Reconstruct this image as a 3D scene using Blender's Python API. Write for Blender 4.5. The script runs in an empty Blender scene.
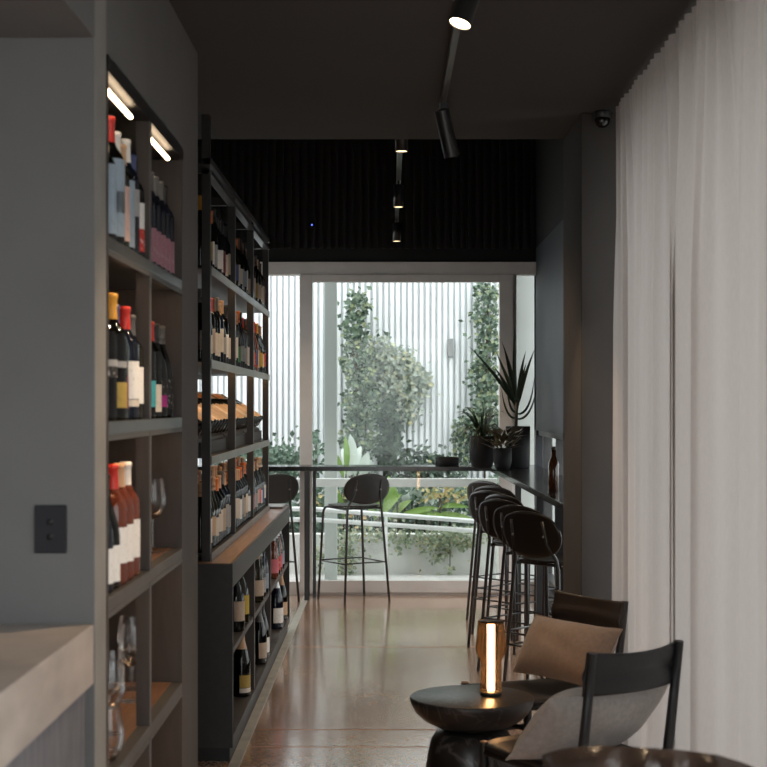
import bpy, math, random
from mathutils import Vector, Matrix
random.seed(7)
S = bpy.context.scene
COL = S.collection
F, VX, VY, H = 1500.0, 388.0, 405.0, 1.5

def W(px, py, d):
    return (((px - VX) * d / F), d, H - (py - VY) * d / F)

# ------------------------------------------------------------------ materials
MATS = {}
def new_mat(name):
    m = bpy.data.materials.new(name); m.use_nodes = True
    nt = m.node_tree; nt.nodes.clear()
    out = nt.nodes.new('ShaderNodeOutputMaterial')
    return m, nt, out
def N(nt, t, **kw):
    n = nt.nodes.new(t)
    for k, v in kw.items():
        if k in n.inputs: n.inputs[k].default_value = v
        else: setattr(n, k, v)
    return n
def c4(c): return (c[0], c[1], c[2], 1.0)
def mat(name, col, rough=0.5, metal=0.0, var=0.12, scale=8.0, bump=0.0, bscale=60.0, spec=0.5, stretch=None, trans=0.0, coat=0.0, sheen=0.0, rvar=0.0):
    if name in MATS: return MATS[name]
    m, nt, out = new_mat(name)
    p = N(nt, 'ShaderNodeBsdfPrincipled')
    p.inputs['Roughness'].default_value = rough
    p.inputs['Metallic'].default_value = metal
    p.inputs['Specular IOR Level'].default_value = spec
    p.inputs['Transmission Weight'].default_value = trans
    p.inputs['Coat Weight'].default_value = coat
    p.inputs['Sheen Weight'].default_value = sheen
    tc = N(nt, 'ShaderNodeTexCoord'); mp = N(nt, 'ShaderNodeMapping')
    if stretch: mp.inputs['Scale'].default_value = stretch
    nt.links.new(tc.outputs['Object'], mp.inputs['Vector'])
    nz = N(nt, 'ShaderNodeTexNoise'); nz.inputs['Scale'].default_value = scale; nz.inputs['Detail'].default_value = 5
    nt.links.new(mp.outputs[0], nz.inputs['Vector'])
    rp = N(nt, 'ShaderNodeValToRGB')
    rp.color_ramp.elements[0].position = 0.3; rp.color_ramp.elements[1].position = 0.7
    rp.color_ramp.elements[0].color = c4([x * (1 - var) for x in col])
    rp.color_ramp.elements[1].color = c4([min(1, x * (1 + var)) for x in col])
    nt.links.new(nz.outputs['Fac'], rp.inputs['Fac'])
    nt.links.new(rp.outputs['Color'], p.inputs['Base Color'])
    if rvar:
        mr = N(nt, 'ShaderNodeMapRange'); mr.inputs['To Min'].default_value = rough; mr.inputs['To Max'].default_value = rough + rvar
        nt.links.new(nz.outputs['Fac'], mr.inputs['Value']); nt.links.new(mr.outputs[0], p.inputs['Roughness'])
    if bump:
        n2 = N(nt, 'ShaderNodeTexNoise'); n2.inputs['Scale'].default_value = bscale; n2.inputs['Detail'].default_value = 4
        nt.links.new(mp.outputs[0], n2.inputs['Vector'])
        b = N(nt, 'ShaderNodeBump'); b.inputs['Strength'].default_value = bump; b.inputs['Distance'].default_value = 0.01
        nt.links.new(n2.outputs['Fac'], b.inputs['Height']); nt.links.new(b.outputs[0], p.inputs['Normal'])
    nt.links.new(p.outputs[0], out.inputs[0])
    MATS[name] = m
    return m
def emit(name, col, strength):
    m, nt, out = new_mat(name)
    e = N(nt, 'ShaderNodeEmission'); e.inputs['Color'].default_value = c4(col); e.inputs['Strength'].default_value = strength
    nt.links.new(e.outputs[0], out.inputs[0]); MATS[name] = m
    return m
def glass(name, tint, base=0.03, gain=0.9, rough=0.01, gcol=(1, 1, 1)):
    m, nt, out = new_mat(name)
    t = N(nt, 'ShaderNodeBsdfTransparent'); t.inputs['Color'].default_value = c4(tint)
    g = N(nt, 'ShaderNodeBsdfGlossy'); g.inputs['Roughness'].default_value = rough; g.inputs['Color'].default_value = c4(gcol)
    lw = N(nt, 'ShaderNodeFresnel'); lw.inputs['IOR'].default_value = 1.45
    ma = N(nt, 'ShaderNodeMath', operation='MULTIPLY_ADD'); ma.inputs[1].default_value = gain; ma.inputs[2].default_value = base
    nt.links.new(lw.outputs[0], ma.inputs[0])
    mx = N(nt, 'ShaderNodeMixShader')
    nt.links.new(ma.outputs[0], mx.inputs[0]); nt.links.new(t.outputs[0], mx.inputs[1]); nt.links.new(g.outputs[0], mx.inputs[2])
    nt.links.new(mx.outputs[0], out.inputs[0]); MATS[name] = m
    return m

PLASTER = mat('grey_plaster', (0.126, 0.124, 0.123), 0.85, var=0.10, scale=2.2, bump=0.05, bscale=25)
CEIL = mat('dark_ceiling_paint', (0.046, 0.043, 0.042), 0.9, var=0.08, scale=1.5)
BLACKWALL = mat('black_batten_paint', (0.004, 0.004, 0.0045), 0.8)
BLUEWALL = mat('dark_slate_paint', (0.022, 0.025, 0.033), 0.55, var=0.15, scale=3)
BLOCK = mat('charcoal_plaster', (0.040, 0.034, 0.031), 0.85, var=0.12, scale=4)
FRAME = mat('taupe_window_frame', (0.66, 0.62, 0.59), 0.5, var=0.05)
STEEL = mat('black_steel', (0.018, 0.018, 0.019), 0.38, 0.0, var=0.2, spec=0.6)
RACKSTEEL = mat('rack_steel', (0.019, 0.017, 0.016), 0.42, 0.0, var=0.2)
SHELFSTEEL = mat('grey_shelf_steel', (0.085, 0.088, 0.088), 0.32, 0.1, var=0.15)
RAIL = mat('pale_grey_rail', (0.20, 0.21, 0.20), 0.35, var=0.12)
CABSTEEL = mat('graphite_cabinet', (0.085, 0.082, 0.08), 0.5, var=0.12)
CABIN = mat('brown_cabinet_lining', (0.050, 0.038, 0.032), 0.5, var=0.15, scale=6, stretch=(8, 8, 1))
WOODTOP = mat('walnut_shelf_top', (0.22, 0.115, 0.065), 0.38, var=0.25, scale=6, stretch=(10, 1, 1))
CHAR = mat('charcoal_board', (0.027, 0.027, 0.028), 0.6, var=0.12, scale=30)
CHARB = mat('brown_black_board', (0.040, 0.034, 0.032), 0.5, var=0.12, scale=30)
PLINTH = mat('black_plinth', (0.006, 0.006, 0.006), 0.5)
STONE = mat('travertine_stone', (0.36, 0.315, 0.285), 0.4, var=0.22, scale=5, stretch=(1, 1, 2.5))
VENEER = mat('blue_grey_veneer', (0.125, 0.125, 0.14), 0.55, var=0.3, scale=9, stretch=(14, 14, 0.7))
STRIP = mat('pale_concrete_strip', (0.42, 0.41, 0.36), 0.35, var=0.25, scale=12)
COUNTER = mat('black_bar_top', (0.012, 0.012, 0.012), 0.16, var=0.1, spec=0.5)
CHAIRWOOD = mat('black_stained_wood', (0.016, 0.016, 0.018), 0.42, var=0.25, scale=20, stretch=(6, 6, 1))
LEATHER_D = mat('dark_brown_saddle_leather', (0.026, 0.018, 0.0145), 0.48, var=0.2, scale=18, bump=0.12, bscale=120)
LEATHER_B = mat('black_saddle_leather', (0.014, 0.014, 0.016), 0.45, var=0.2, scale=18, bump=0.12, bscale=120)
LEATHER_S = mat('wrinkled_brown_leather', (0.048, 0.030, 0.022), 0.27, var=0.35, scale=9, bump=0.9, bscale=14, spec=0.6)
ENDGRAIN = mat('oak_end_grain', (0.35, 0.19, 0.10), 0.5)
BRASS = mat('brass_screw', (0.65, 0.42, 0.18), 0.3, 0.9)
FAB_TAN = mat('tan_linen', (0.245, 0.178, 0.138), 0.95, var=0.12, scale=60, bump=0.35, bscale=350, sheen=0.3)
FAB_GREY = mat('grey_linen', (0.43, 0.405, 0.385), 0.95, var=0.12, scale=60, bump=0.35, bscale=350, sheen=0.3)
DKGLASS = mat('dark_bottle_glass', (0.004, 0.0045, 0.004), 0.05, var=0.1, spec=0.32)
OLIVE = mat('olive_bottle_glass', (0.016, 0.014, 0.006), 0.05, var=0.1, spec=0.35)
BLUEGL = mat('blue_black_bottle_glass', (0.007, 0.010, 0.020), 0.05, var=0.1, spec=0.35)
POT = mat('matt_black_pot', (0.008, 0.008, 0.009), 0.7, spec=0.2)
SOIL = mat('soil', (0.03, 0.02, 0.013), 0.95, bump=0.6, bscale=80)
LEAF_D = mat('dark_leaf', (0.022, 0.040, 0.020), 0.38, var=0.35, scale=12)
LEAF_BR = mat('bronze_leaf', (0.055, 0.042, 0.018), 0.4, var=0.5, scale=25)
STEM = mat('brown_stem', (0.07, 0.05, 0.03), 0.8, var=0.3)
WHITEMETAL = mat('white_outdoor_metal', (0.90, 0.91, 0.91), 0.45, var=0.03)
POSTMETAL = mat('pale_grey_post', (0.52, 0.55, 0.53), 0.6, var=0.06, scale=3)
OUTLET = mat('black_outlet_plate', (0.012, 0.012, 0.016), 0.6, spec=0.25)
OUTLET2 = mat('black_outlet_hole', (0.004, 0.004, 0.004), 0.6)
SLATE = mat('grey_slate', (0.13, 0.13, 0.13), 0.35)
LIGHTGREY = mat('grey_metal', (0.22, 0.22, 0.22), 0.4, 0.3)
WARM = (1.0, 0.66, 0.36)
LED_CAB = emit('warm_led_bar', (1.0, 0.74, 0.48), 9.0)
LED_DIM = emit('dim_warm_led_strip', (1.0, 0.60, 0.30), 8.0)
LED_RACK = emit('warm_led_strip', (1.0, 0.60, 0.30), 20.0)
LAMPCORE = emit('lamp_core_glow', (1.0, 0.72, 0.42), 34.0)
SPOTLENS = emit('spot_lens_glow', (1.0, 0.78, 0.52), 14.0)
DOWNLENS = emit('downlight_glow', (1.0, 0.70, 0.40), 2.2)
BLUELED = emit('blue_led', (0.1, 0.15, 1.0), 3.0)
WINGLASS = glass('window_glass', (0.97, 0.985, 0.98), 0.0, 0.22)
WINEGLASS = glass('wine_glass_crystal', (0.96, 0.96, 0.96), 0.02, 0.7, 0.02)
ROSE = mat('rose_wine_glass', (0.36, 0.085, 0.04), 0.06, var=0.1, trans=0.6)
CLEARB = glass('clear_bottle_glass', (0.80, 0.84, 0.84), 0.10, 1.0, 0.03)

def floor_mat():
    m, nt, out = new_mat('polished_aggregate_concrete')
    p = N(nt, 'ShaderNodeBsdfPrincipled')
    tc = N(nt, 'ShaderNodeTexCoord')
    big = N(nt, 'ShaderNodeTexNoise'); big.inputs['Scale'].default_value = 0.8; big.inputs['Detail'].default_value = 7; big.inputs['Roughness'].default_value = 0.6
    nt.links.new(tc.outputs['Object'], big.inputs['Vector'])
    r1 = N(nt, 'ShaderNodeValToRGB')
    r1.color_ramp.elements[0].position = 0.35; r1.color_ramp.elements[0].color = (0.37, 0.21, 0.13, 1)
    r1.color_ramp.elements[1].position = 0.68; r1.color_ramp.elements[1].color = (0.55, 0.375, 0.265, 1)
    nt.links.new(big.outputs['Fac'], r1.inputs['Fac'])
    vo = N(nt, 'ShaderNodeTexVoronoi'); vo.inputs['Scale'].default_value = 110
    nt.links.new(tc.outputs['Object'], vo.inputs['Vector'])
    r2 = N(nt, 'ShaderNodeValToRGB')
    e = r2.color_ramp.elements
    e[0].position = 0.0; e[0].color = (0.35, 0.32, 0.30, 1); e[1].position = 1.0; e[1].color = (1.25, 1.2, 1.15, 1)
    x = e.new(0.16); x.color = (0.85, 0.82, 0.8, 1); x = e.new(0.85); x.color = (1.0, 1.0, 1.0, 1)
    sep = N(nt, 'ShaderNodeSeparateColor'); nt.links.new(vo.outputs['Color'], sep.inputs[0])
    nt.links.new(sep.outputs[0], r2.inputs['Fac'])
    mx = N(nt, 'ShaderNodeMix', data_type='RGBA', blend_type='MULTIPLY'); mx.inputs[0].default_value = 0.8
    nt.links.new(r1.outputs['Color'], mx.inputs[6]); nt.links.new(r2.outputs['Color'], mx.inputs[7])
    nt.links.new(mx.outputs[2], p.inputs['Base Color'])
    p.inputs['Roughness'].default_value = 0.24
    p.inputs['Specular IOR Level'].default_value = 0.5
    p.inputs['Coat Weight'].default_value = 0.9; p.inputs['Coat Roughness'].default_value = 0.115; p.inputs['Coat IOR'].default_value = 1.6
    nt.links.new(p.outputs[0], out.inputs[0])
    return m
FLOOR = floor_mat()

def curtain_mat():
    m, nt, out = new_mat('sheer_linen_curtain')
    tc = N(nt, 'ShaderNodeTexCoord')
    mp = N(nt, 'ShaderNodeMapping'); mp.inputs['Scale'].default_value = (300, 300, 40)
    nt.links.new(tc.outputs['Object'], mp.inputs['Vector'])
    nz = N(nt, 'ShaderNodeTexNoise'); nz.inputs['Scale'].default_value = 1; nz.inputs['Detail'].default_value = 2
    nt.links.new(mp.outputs[0], nz.inputs['Vector'])
    def ramp(a, b):
        r = N(nt, 'ShaderNodeValToRGB'); r.color_ramp.elements[0].color = c4(a); r.color_ramp.elements[1].color = c4(b)
        nt.links.new(nz.outputs['Fac'], r.inputs['Fac']); return r
    d = N(nt, 'ShaderNodeBsdfDiffuse'); t = N(nt, 'ShaderNodeBsdfTranslucent')
    nt.links.new(ramp((0.36, 0.305, 0.28), (0.43, 0.37, 0.345)).outputs[0], d.inputs['Color'])
    nt.links.new(ramp((0.48, 0.435, 0.41), (0.56, 0.515, 0.49)).outputs[0], t.inputs['Color'])
    mx = N(nt, 'ShaderNodeMixShader'); mx.inputs[0].default_value = 0.38
    nt.links.new(d.outputs[0], mx.inputs[1]); nt.links.new(t.outputs[0], mx.inputs[2])
    nt.links.new(mx.outputs[0], out.inputs[0])
    return m
CURTAIN = curtain_mat()

def marble_mat():
    m, nt, out = new_mat('black_marble')
    p = N(nt, 'ShaderNodeBsdfPrincipled'); p.inputs['Roughness'].default_value = 0.30
    tc = N(nt, 'ShaderNodeTexCoord')
    nz = N(nt, 'ShaderNodeTexNoise'); nz.inputs['Scale'].default_value = 3.2; nz.inputs['Detail'].default_value = 7; nz.inputs['Distortion'].default_value = 1.6
    nt.links.new(tc.outputs['Object'], nz.inputs['Vector'])
    r = N(nt, 'ShaderNodeValToRGB'); e = r.color_ramp.elements
    e[0].position = 0.0; e[0].color = (0.016, 0.014, 0.014, 1); e[1].position = 1; e[1].color = (0.028, 0.024, 0.023, 1)
    for pos, c in ((0.485, 0.020), (0.50, 0.11), (0.512, 0.022), (0.62, 0.03), (0.627, 0.10), (0.634, 0.03)):
        x = e.new(pos); x.color = (c, c * 0.9, c * 0.85, 1)
    nt.links.new(nz.outputs['Fac'], r.inputs['Fac']); nt.links.new(r.outputs['Color'], p.inputs['Base Color'])
    nt.links.new(p.outputs[0], out.inputs[0]); return m
MARBLE = marble_mat()

def perforated_mat():
    m, nt, out = new_mat('black_perforated_shell')
    p = N(nt, 'ShaderNodeBsdfPrincipled'); p.inputs['Base Color'].default_value = (0.014, 0.0115, 0.010, 1); p.inputs['Roughness'].default_value = 0.33
    tr = N(nt, 'ShaderNodeBsdfTransparent')
    tc = N(nt, 'ShaderNodeTexCoord'); mp = N(nt, 'ShaderNodeMapping')
    mp.inputs['Rotation'].default_value = (0, 0, math.radians(45))
    nt.links.new(tc.outputs['UV'], mp.inputs['Vector'])
    mp.inputs['Scale'].default_value = (95, 95, 95)
    fr = N(nt, 'ShaderNodeVectorMath', operation='FRACTION'); nt.links.new(mp.outputs[0], fr.inputs[0])
    sb = N(nt, 'ShaderNodeVectorMath', operation='DISTANCE'); sb.inputs[1].default_value = (0.5, 0.5, 0.0)
    sx = N(nt, 'ShaderNodeSeparateXYZ'); nt.links.new(fr.outputs[0], sx.inputs[0])
    cb = N(nt, 'ShaderNodeCombineXYZ'); nt.links.new(sx.outputs[0], cb.inputs[0]); nt.links.new(sx.outputs[1], cb.inputs[1])
    nt.links.new(cb.outputs[0], sb.inputs[0])
    lt = N(nt, 'ShaderNodeMath', operation='LESS_THAN'); lt.inputs[1].default_value = 0.13
    nt.links.new(sb.outputs['Value'], lt.inputs[0])
    mx = N(nt, 'ShaderNodeMixShader'); nt.links.new(lt.outputs[0], mx.inputs[0])
    nt.links.new(p.outputs[0], mx.inputs[1]); nt.links.new(tr.outputs[0], mx.inputs[2])
    nt.links.new(mx.outputs[0], out.inputs[0]); return m
PERF = perforated_mat()

def shade_mat():
    m, nt, out = new_mat('amber_reeded_glass')
    t = N(nt, 'ShaderNodeBsdfTransparent'); t.inputs['Color'].default_value = (0.44, 0.315, 0.21, 1)
    tl = N(nt, 'ShaderNodeBsdfTranslucent'); tl.inputs['Color'].default_value = (0.75, 0.42, 0.2, 1)
    g = N(nt, 'ShaderNodeBsdfGlossy'); g.inputs['Roughness'].default_value = 0.12; g.inputs['Color'].default_value = (.5, .40, .32, 1)
    m1 = N(nt, 'ShaderNodeMixShader'); m1.inputs[0].default_value = 0.012
    nt.links.new(t.outputs[0], m1.inputs[1]); nt.links.new(tl.outputs[0], m1.inputs[2])
    fr = N(nt, 'ShaderNodeFresnel'); fr.inputs['IOR'].default_value = 1.4
    m2 = N(nt, 'ShaderNodeMixShader'); nt.links.new(fr.outputs[0], m2.inputs[0])
    nt.links.new(m1.outputs[0], m2.inputs[1]); nt.links.new(g.outputs[0], m2.inputs[2])
    nt.links.new(m2.outputs[0], out.inputs[0]); return m
SHADE = shade_mat()

def foliage_mat(name, cols, rough=0.5):
    m, nt, out = new_mat(name)
    p = N(nt, 'ShaderNodeBsdfPrincipled'); p.inputs['Roughness'].default_value = rough
    g = N(nt, 'ShaderNodeNewGeometry')
    r = N(nt, 'ShaderNodeValToRGB'); e = r.color_ramp.elements
    n = len(cols); e[0].color = c4(cols[0]); e[1].color = c4(cols[-1])
    for i in range(1, n - 1):
        x = e.new(i / (n - 1)); x.color = c4(cols[i])
    nt.links.new(g.outputs['Random Per Island'], r.inputs['Fac'])
    nt.links.new(r.outputs['Color'], p.inputs['Base Color'])
    t = N(nt, 'ShaderNodeBsdfTranslucent'); nt.links.new(r.outputs['Color'], t.inputs['Color'])
    mx = N(nt, 'ShaderNodeMixShader'); mx.inputs[0].default_value = 0.25
    nt.links.new(p.outputs[0], mx.inputs[1]); nt.links.new(t.outputs[0], mx.inputs[2])
    nt.links.new(mx.outputs[0], out.inputs[0]); MATS[name] = m; return m
FOL_IVY = foliage_mat('ivy_leaves', [(0.03, 0.055, 0.035), (0.07, 0.11, 0.075), (0.12, 0.18, 0.12), (0.20, 0.26, 0.19), (0.30, 0.33, 0.16)])
FOL_LIGHT = foliage_mat('pale_creeper_leaves', [(0.18, 0.22, 0.18), (0.27, 0.32, 0.26), (0.36, 0.40, 0.35), (0.42, 0.46, 0.38), (0.50, 0.47, 0.26)])
FOL_DARK = foliage_mat('dark_shrub_leaves', [(0.015, 0.028, 0.02), (0.03, 0.05, 0.035), (0.06, 0.095, 0.06), (0.11, 0.16, 0.11)])
FOL_HEDGE = foliage_mat('hedge_leaves', [(0.05, 0.09, 0.06), (0.10, 0.16, 0.11), (0.17, 0.24, 0.18)])
FOL_HANG = foliage_mat('trailing_leaves', [(0.12, 0.16, 0.09), (0.22, 0.28, 0.17), (0.32, 0.37, 0.25), (0.40, 0.44, 0.32), (0.46, 0.42, 0.22)])
FOL_YELLOW = foliage_mat('yellow_leaf', [(0.30, 0.32, 0.14), (0.45, 0.40, 0.16), (0.50, 0.33, 0.16)])
FOL_BIG = foliage_mat('banana_leaf', [(0.13, 0.24, 0.04), (0.22, 0.36, 0.08), (0.30, 0.42, 0.14)])
FOL_WHITE = foliage_mat('silver_leaf', [(0.50, 0.58, 0.50), (0.66, 0.72, 0.66), (0.75, 0.8, 0.76)])

def label_mat(name, col, ink=(0.08, 0.07, 0.06), amount=0.22):
    m, nt, out = new_mat(name)
    p = N(nt, 'ShaderNodeBsdfPrincipled'); p.inputs['Roughness'].default_value = 0.7
    tc = N(nt, 'ShaderNodeTexCoord'); mp = N(nt, 'ShaderNodeMapping'); mp.inputs['Scale'].default_value = (60, 60, 45)
    nt.links.new(tc.outputs['Object'], mp.inputs['Vector'])
    nz = N(nt, 'ShaderNodeTexNoise'); nz.inputs['Scale'].default_value = 1.6; nz.inputs['Detail'].default_value = 2
    nt.links.new(mp.outputs[0], nz.inputs['Vector'])
    r = N(nt, 'ShaderNodeValToRGB'); r.color_ramp.elements[0].position = 0.60; r.color_ramp.elements[1].position = 0.68
    r.color_ramp.elements[0].color = c4(col)
    r.color_ramp.elements[1].color = c4([col[i] * (1 - amount) + ink[i] * amount for i in range(3)])
    nt.links.new(nz.outputs['Fac'], r.inputs['Fac']); nt.links.new(r.outputs['Color'], p.inputs['Base Color'])
    nt.links.new(p.outputs[0], out.inputs[0]); MATS[name] = m; return m
LABELS = {
 'cream': label_mat('label_cream', (0.72, 0.65, 0.56)), 'white': label_mat('label_white', (0.86, 0.85, 0.83)),
 'grey': label_mat('label_grey', (0.36, 0.36, 0.36)), 'beige': label_mat('label_beige', (0.50, 0.40, 0.31)),
 'gold': label_mat('label_gold', (0.42, 0.30, 0.07)), 'yellow': label_mat('label_yellow', (0.55, 0.40, 0.05)),
 'black': label_mat('label_black', (0.02, 0.02, 0.02), (0.6, 0.6, 0.6), 0.8), 'blue': label_mat('label_blue', (0.08, 0.12, 0.30)),
 'teal': label_mat('label_teal', (0.05, 0.36, 0.42)), 'red': label_mat('label_red', (0.55, 0.04, 0.03), (0.8, 0.75, 0.7), 0.8),
 'mauve': label_mat('label_mauve', (0.33, 0.155, 0.20), (0.55, 0.45, 0.4), 0.5), 'pink': label_mat('label_pink', (0.58, 0.16, 0.20)),
 'kraft': label_mat('label_kraft', (0.62, 0.43, 0.27)), 'maroon': label_mat('label_maroon', (0.16, 0.03, 0.05)),
 'silver-blue': label_mat('label_silver_blue', (0.30, 0.38, 0.46)), 'magenta': label_mat('label_magenta', (0.45, 0.03, 0.25)),
 'green': label_mat('label_green', (0.06, 0.22, 0.10)), 'rose-pink': label_mat('label_rose', (0.62, 0.42, 0.36)),
}
CAPS = {
 'orange': mat('cap_orange', (0.62, 0.16, 0.03), 0.4), 'yellow': mat('cap_yellow', (0.70, 0.34, 0.03), 0.4),
 'red': mat('cap_red', (0.55, 0.03, 0.02), 0.4), 'white': mat('cap_white', (0.75, 0.73, 0.70), 0.45),
 'black': mat('cap_black', (0.012, 0.012, 0.012), 0.35), 'tan': mat('cap_tan', (0.52, 0.33, 0.19), 0.5),
 'navy': mat('cap_navy', (0.05, 0.07, 0.18), 0.4), 'green': mat('cap_green', (0.02, 0.10, 0.07), 0.4),
 'brown': mat('cap_brown', (0.14, 0.07, 0.04), 0.4), 'silver': mat('cap_silver', (0.5, 0.5, 0.5), 0.35, 0.6),
 'grey': mat('cap_grey', (0.10, 0.10, 0.10), 0.4),
}

# ------------------------------------------------------------------ mesh helper
class MB:
    def __init__(s): s.v = []; s.f = []; s.sm = []; s.uv = None
    def box(s, x0, x1, y0, y1, z0, z1):
        b = len(s.v)
        s.v += [(x, y, z) for z in (z0, z1) for y in (y0, y1) for x in (x0, x1)]
        for q in ((0, 2, 3, 1), (4, 5, 7, 6), (0, 1, 5, 4), (2, 6, 7, 3), (0, 4, 6, 2), (1, 3, 7, 5)):
            s.f.append(tuple(b + i for i in q)); s.sm.append(False)
        return s
    def prism_y(s, prof, y0, y1):           # profile in (x,z), extruded along y
        b = len(s.v); n = len(prof)
        s.v += [(x, y0, z) for x, z in prof] + [(x, y1, z) for x, z in prof]
        s.f.append(tuple(b + i for i in range(n))); s.f.append(tuple(b + n + i for i in reversed(range(n)))); s.sm += [False, False]
        for i in range(n):
            j = (i + 1) % n
            s.f.append((b + i, b + n + i, b + n + j, b + j)); s.sm.append(False)
        return s
    def lathe(s, prof, seg=20, c=(0, 0, 0), flute=0.0):
        b = len(s.v)
        for k in range(seg):
            a = 2 * math.pi * k / seg
            fl = 1 + (flute if k % 2 else -flute)
            for r, z in prof: s.v.append((c[0] + r * fl * math.cos(a), c[1] + r * fl * math.sin(a), c[2] + z))
        n = len(prof)
        for k in range(seg):
            k2 = (k + 1) % seg
            for i in range(n - 1):
                if prof[i][0] < 1e-6 and prof[i + 1][0] < 1e-6: continue
                s.f.append((b + k * n + i, b + k2 * n + i, b + k2 * n + i + 1, b + k * n + i + 1)); s.sm.append(True)
        return s
    def tube(s, pts, r, seg=10, cap=True):
        pts = [Vector(p) for p in pts]
        rs = r if isinstance(r, (list, tuple)) else [r] * len(pts)
        b = len(s.v)
        t0 = (pts[1] - pts[0]).normalized()
        up = Vector((0, 0, 1)) if abs(t0.z) < 0.9 else Vector((1, 0, 0))
        u = t0.cross(up).normalized()
        for i, p in enumerate(pts):
            if i == 0: t = pts[1] - pts[0]
            elif i == len(pts) - 1: t = pts[-1] - pts[-2]
            else: t = (pts[i + 1] - pts[i]).normalized() + (pts[i] - pts[i - 1]).normalized()
            t.normalize(); u = (u - t * u.dot(t)).normalized(); w = t.cross(u)
            for k in range(seg):
                a = 2 * math.pi * k / seg
                q = p + (u * math.cos(a) + w * math.sin(a)) * rs[i]
                s.v.append(tuple(q))
        for i in range(len(pts) - 1):
            for k in range(seg):
                k2 = (k + 1) % seg
                s.f.append((b + i * seg + k, b + i * seg + k2, b + (i + 1) * seg + k2, b + (i + 1) * seg + k)); s.sm.append(True)
        if cap:
            s.f.append(tuple(b + k for k in reversed(range(seg)))); s.f.append(tuple(b + (len(pts) - 1) * seg + k for k in range(seg))); s.sm += [False, False]
        return s
    def grid(s, fn, nu, nv, closed_u=False):
        b = len(s.v)
        for i in range(nu):
            for j in range(nv): s.v.append(tuple(fn(i / (nu - 1), j / (nv - 1))))
        for i in range(nu - 1):
            for j in range(nv - 1):
                s.f.append((b + i * nv + j, b + (i + 1) * nv + j, b + (i + 1) * nv + j + 1, b + i * nv + j + 1)); s.sm.append(True)
        return s
    def leaf(s, p, d, up, L, wd):
        d = Vector(d).normalized(); up = Vector(up); sd = d.cross(up)
        if sd.length < 1e-4: sd = d.cross(Vector((1, 0, 0.3)))
        sd.normalize(); nn = sd.cross(d)
        p = Vector(p); b = len(s.v)
        s.v += [tuple(p), tuple(p + d * L * 0.45 + sd * wd * 0.5 + nn * wd * 0.12), tuple(p + d * L), tuple(p + d * L * 0.45 - sd * wd * 0.5 + nn * wd * 0.12)]
        s.f += [(b, b + 1, b + 2), (b, b + 2, b + 3)]; s.sm += [False, False]
        return s
    def blade(s, pts, widths, nrm=(0, -1, 0.3)):
        pts = [Vector(p) for p in pts]; b = len(s.v); nrm = Vector(nrm)
        for i, p in enumerate(pts):
            t = (pts[min(i + 1, len(pts) - 1)] - pts[max(i - 1, 0)]).normalized()
            sd = t.cross(nrm).normalized(); nn = sd.cross(t)
            w = widths[i] / 2
            s.v += [tuple(p - sd * w + nn * w * 0.35), tuple(p), tuple(p + sd * w + nn * w * 0.35)]
        for i in range(len(pts) - 1):
            for k in (0, 1):
                s.f.append((b + i * 3 + k, b + i * 3 + k + 1, b + (i + 1) * 3 + k + 1, b + (i + 1) * 3 + k)); s.sm.append(True)
        return s
    def mesh(s, name, m, off=(0, 0, 0)):
        me = bpy.data.meshes.new(name)
        if off != (0, 0, 0): vv = [(x - off[0], y - off[1], z - off[2]) for x, y, z in s.v]
        else: vv = s.v
        me.from_pydata(vv, [], s.f)
        me.polygons.foreach_set('use_smooth', s.sm)
        if m: me.materials.append(m)
        me.update()
        return me
    def build(s, name, m, parent=None, off=(0, 0, 0), bevel=0.0, fix=True):
        me = s.mesh(name, m, off)
        o = bpy.data.objects.new(name, me); COL.objects.link(o)
        if parent: o.parent = parent
        elif off != (0, 0, 0): o.location = off
        if bevel:
            b = o.modifiers.new('bevel', 'BEVEL'); b.width = bevel; b.segments = 2; b.limit_method = 'ANGLE'
        return o
def box(*a): return MB().box(*a)
def tag(o, label, cat, group=None, kind=None):
    if label: o['label'] = label
    if cat: o['category'] = cat
    if group: o['group'] = group
    if kind: o['kind'] = kind
    return o
def empty(name, loc, rz=0, label=None, cat=None, group=None):
    o = bpy.data.objects.new(name, None); COL.objects.link(o)
    o.empty_display_size = 0.05
    o.location = loc; o.rotation_euler = (0, 0, rz)
    return tag(o, label, cat, group)
def struct(name, mb, m, bevel=0.0):
    o = mb.build(name, m, bevel=bevel); o['kind'] = 'structure'; return o
def copy_tree(o, parent=None):
    c = o.copy(); COL.objects.link(c)
    if parent: c.parent = parent
    for ch in list(o.children): copy_tree(ch, c)
    return c
ORD = ['first', 'second', 'third', 'fourth', 'fifth', 'sixth', 'seventh', 'eighth', 'ninth', 'tenth', 'eleventh', 'twelfth', 'thirteenth']

# ------------------------------------------------------------------ the setting
struct('floor', box(-3.6, 1.45, -1.2, 11.90, -0.10, 0.0), FLOOR)
PX = -0.672      # plane of the grey partition
p = MB()
p.box(-2.3, PX, 3.43, 3.57, 0, 2.80)
p.box(-2.3, PX, 4.88, 5.30, 0, 2.80)
p.box(-2.3, PX, 3.57, 4.88, 2.335, 2.80)
p.box(-2.3, -1.03, 3.57, 4.88, 0, 2.335)
p.box(-1.03, PX, 3.57, 4.88, 0, 0.12)
struct('wall_partition', p, PLASTER)
EDGE = mat('lit_edge_tone', (0.23, 0.22, 0.205), 0.7)
struct('lit_edge_strip', box(PX, PX + 0.002, 3.432, 3.566, 0, 2.74), EDGE)  # paler colour paints the grazing light on the partition's near edge
struct('wall_soffit', box(-3.6, PX, 0.6, 3.43, 2.34, 2.80), PLASTER)
struct('wall_left', MB().box(-2.45, -2.3, 5.30, 9.0, 0, 4.0).box(-2.45, -2.3, 9.0, 11.86, 0, 0.9).box(-2.45, -2.3, 9.0, 11.86, 2.6, 4.0), BLACKWALL)
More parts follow.
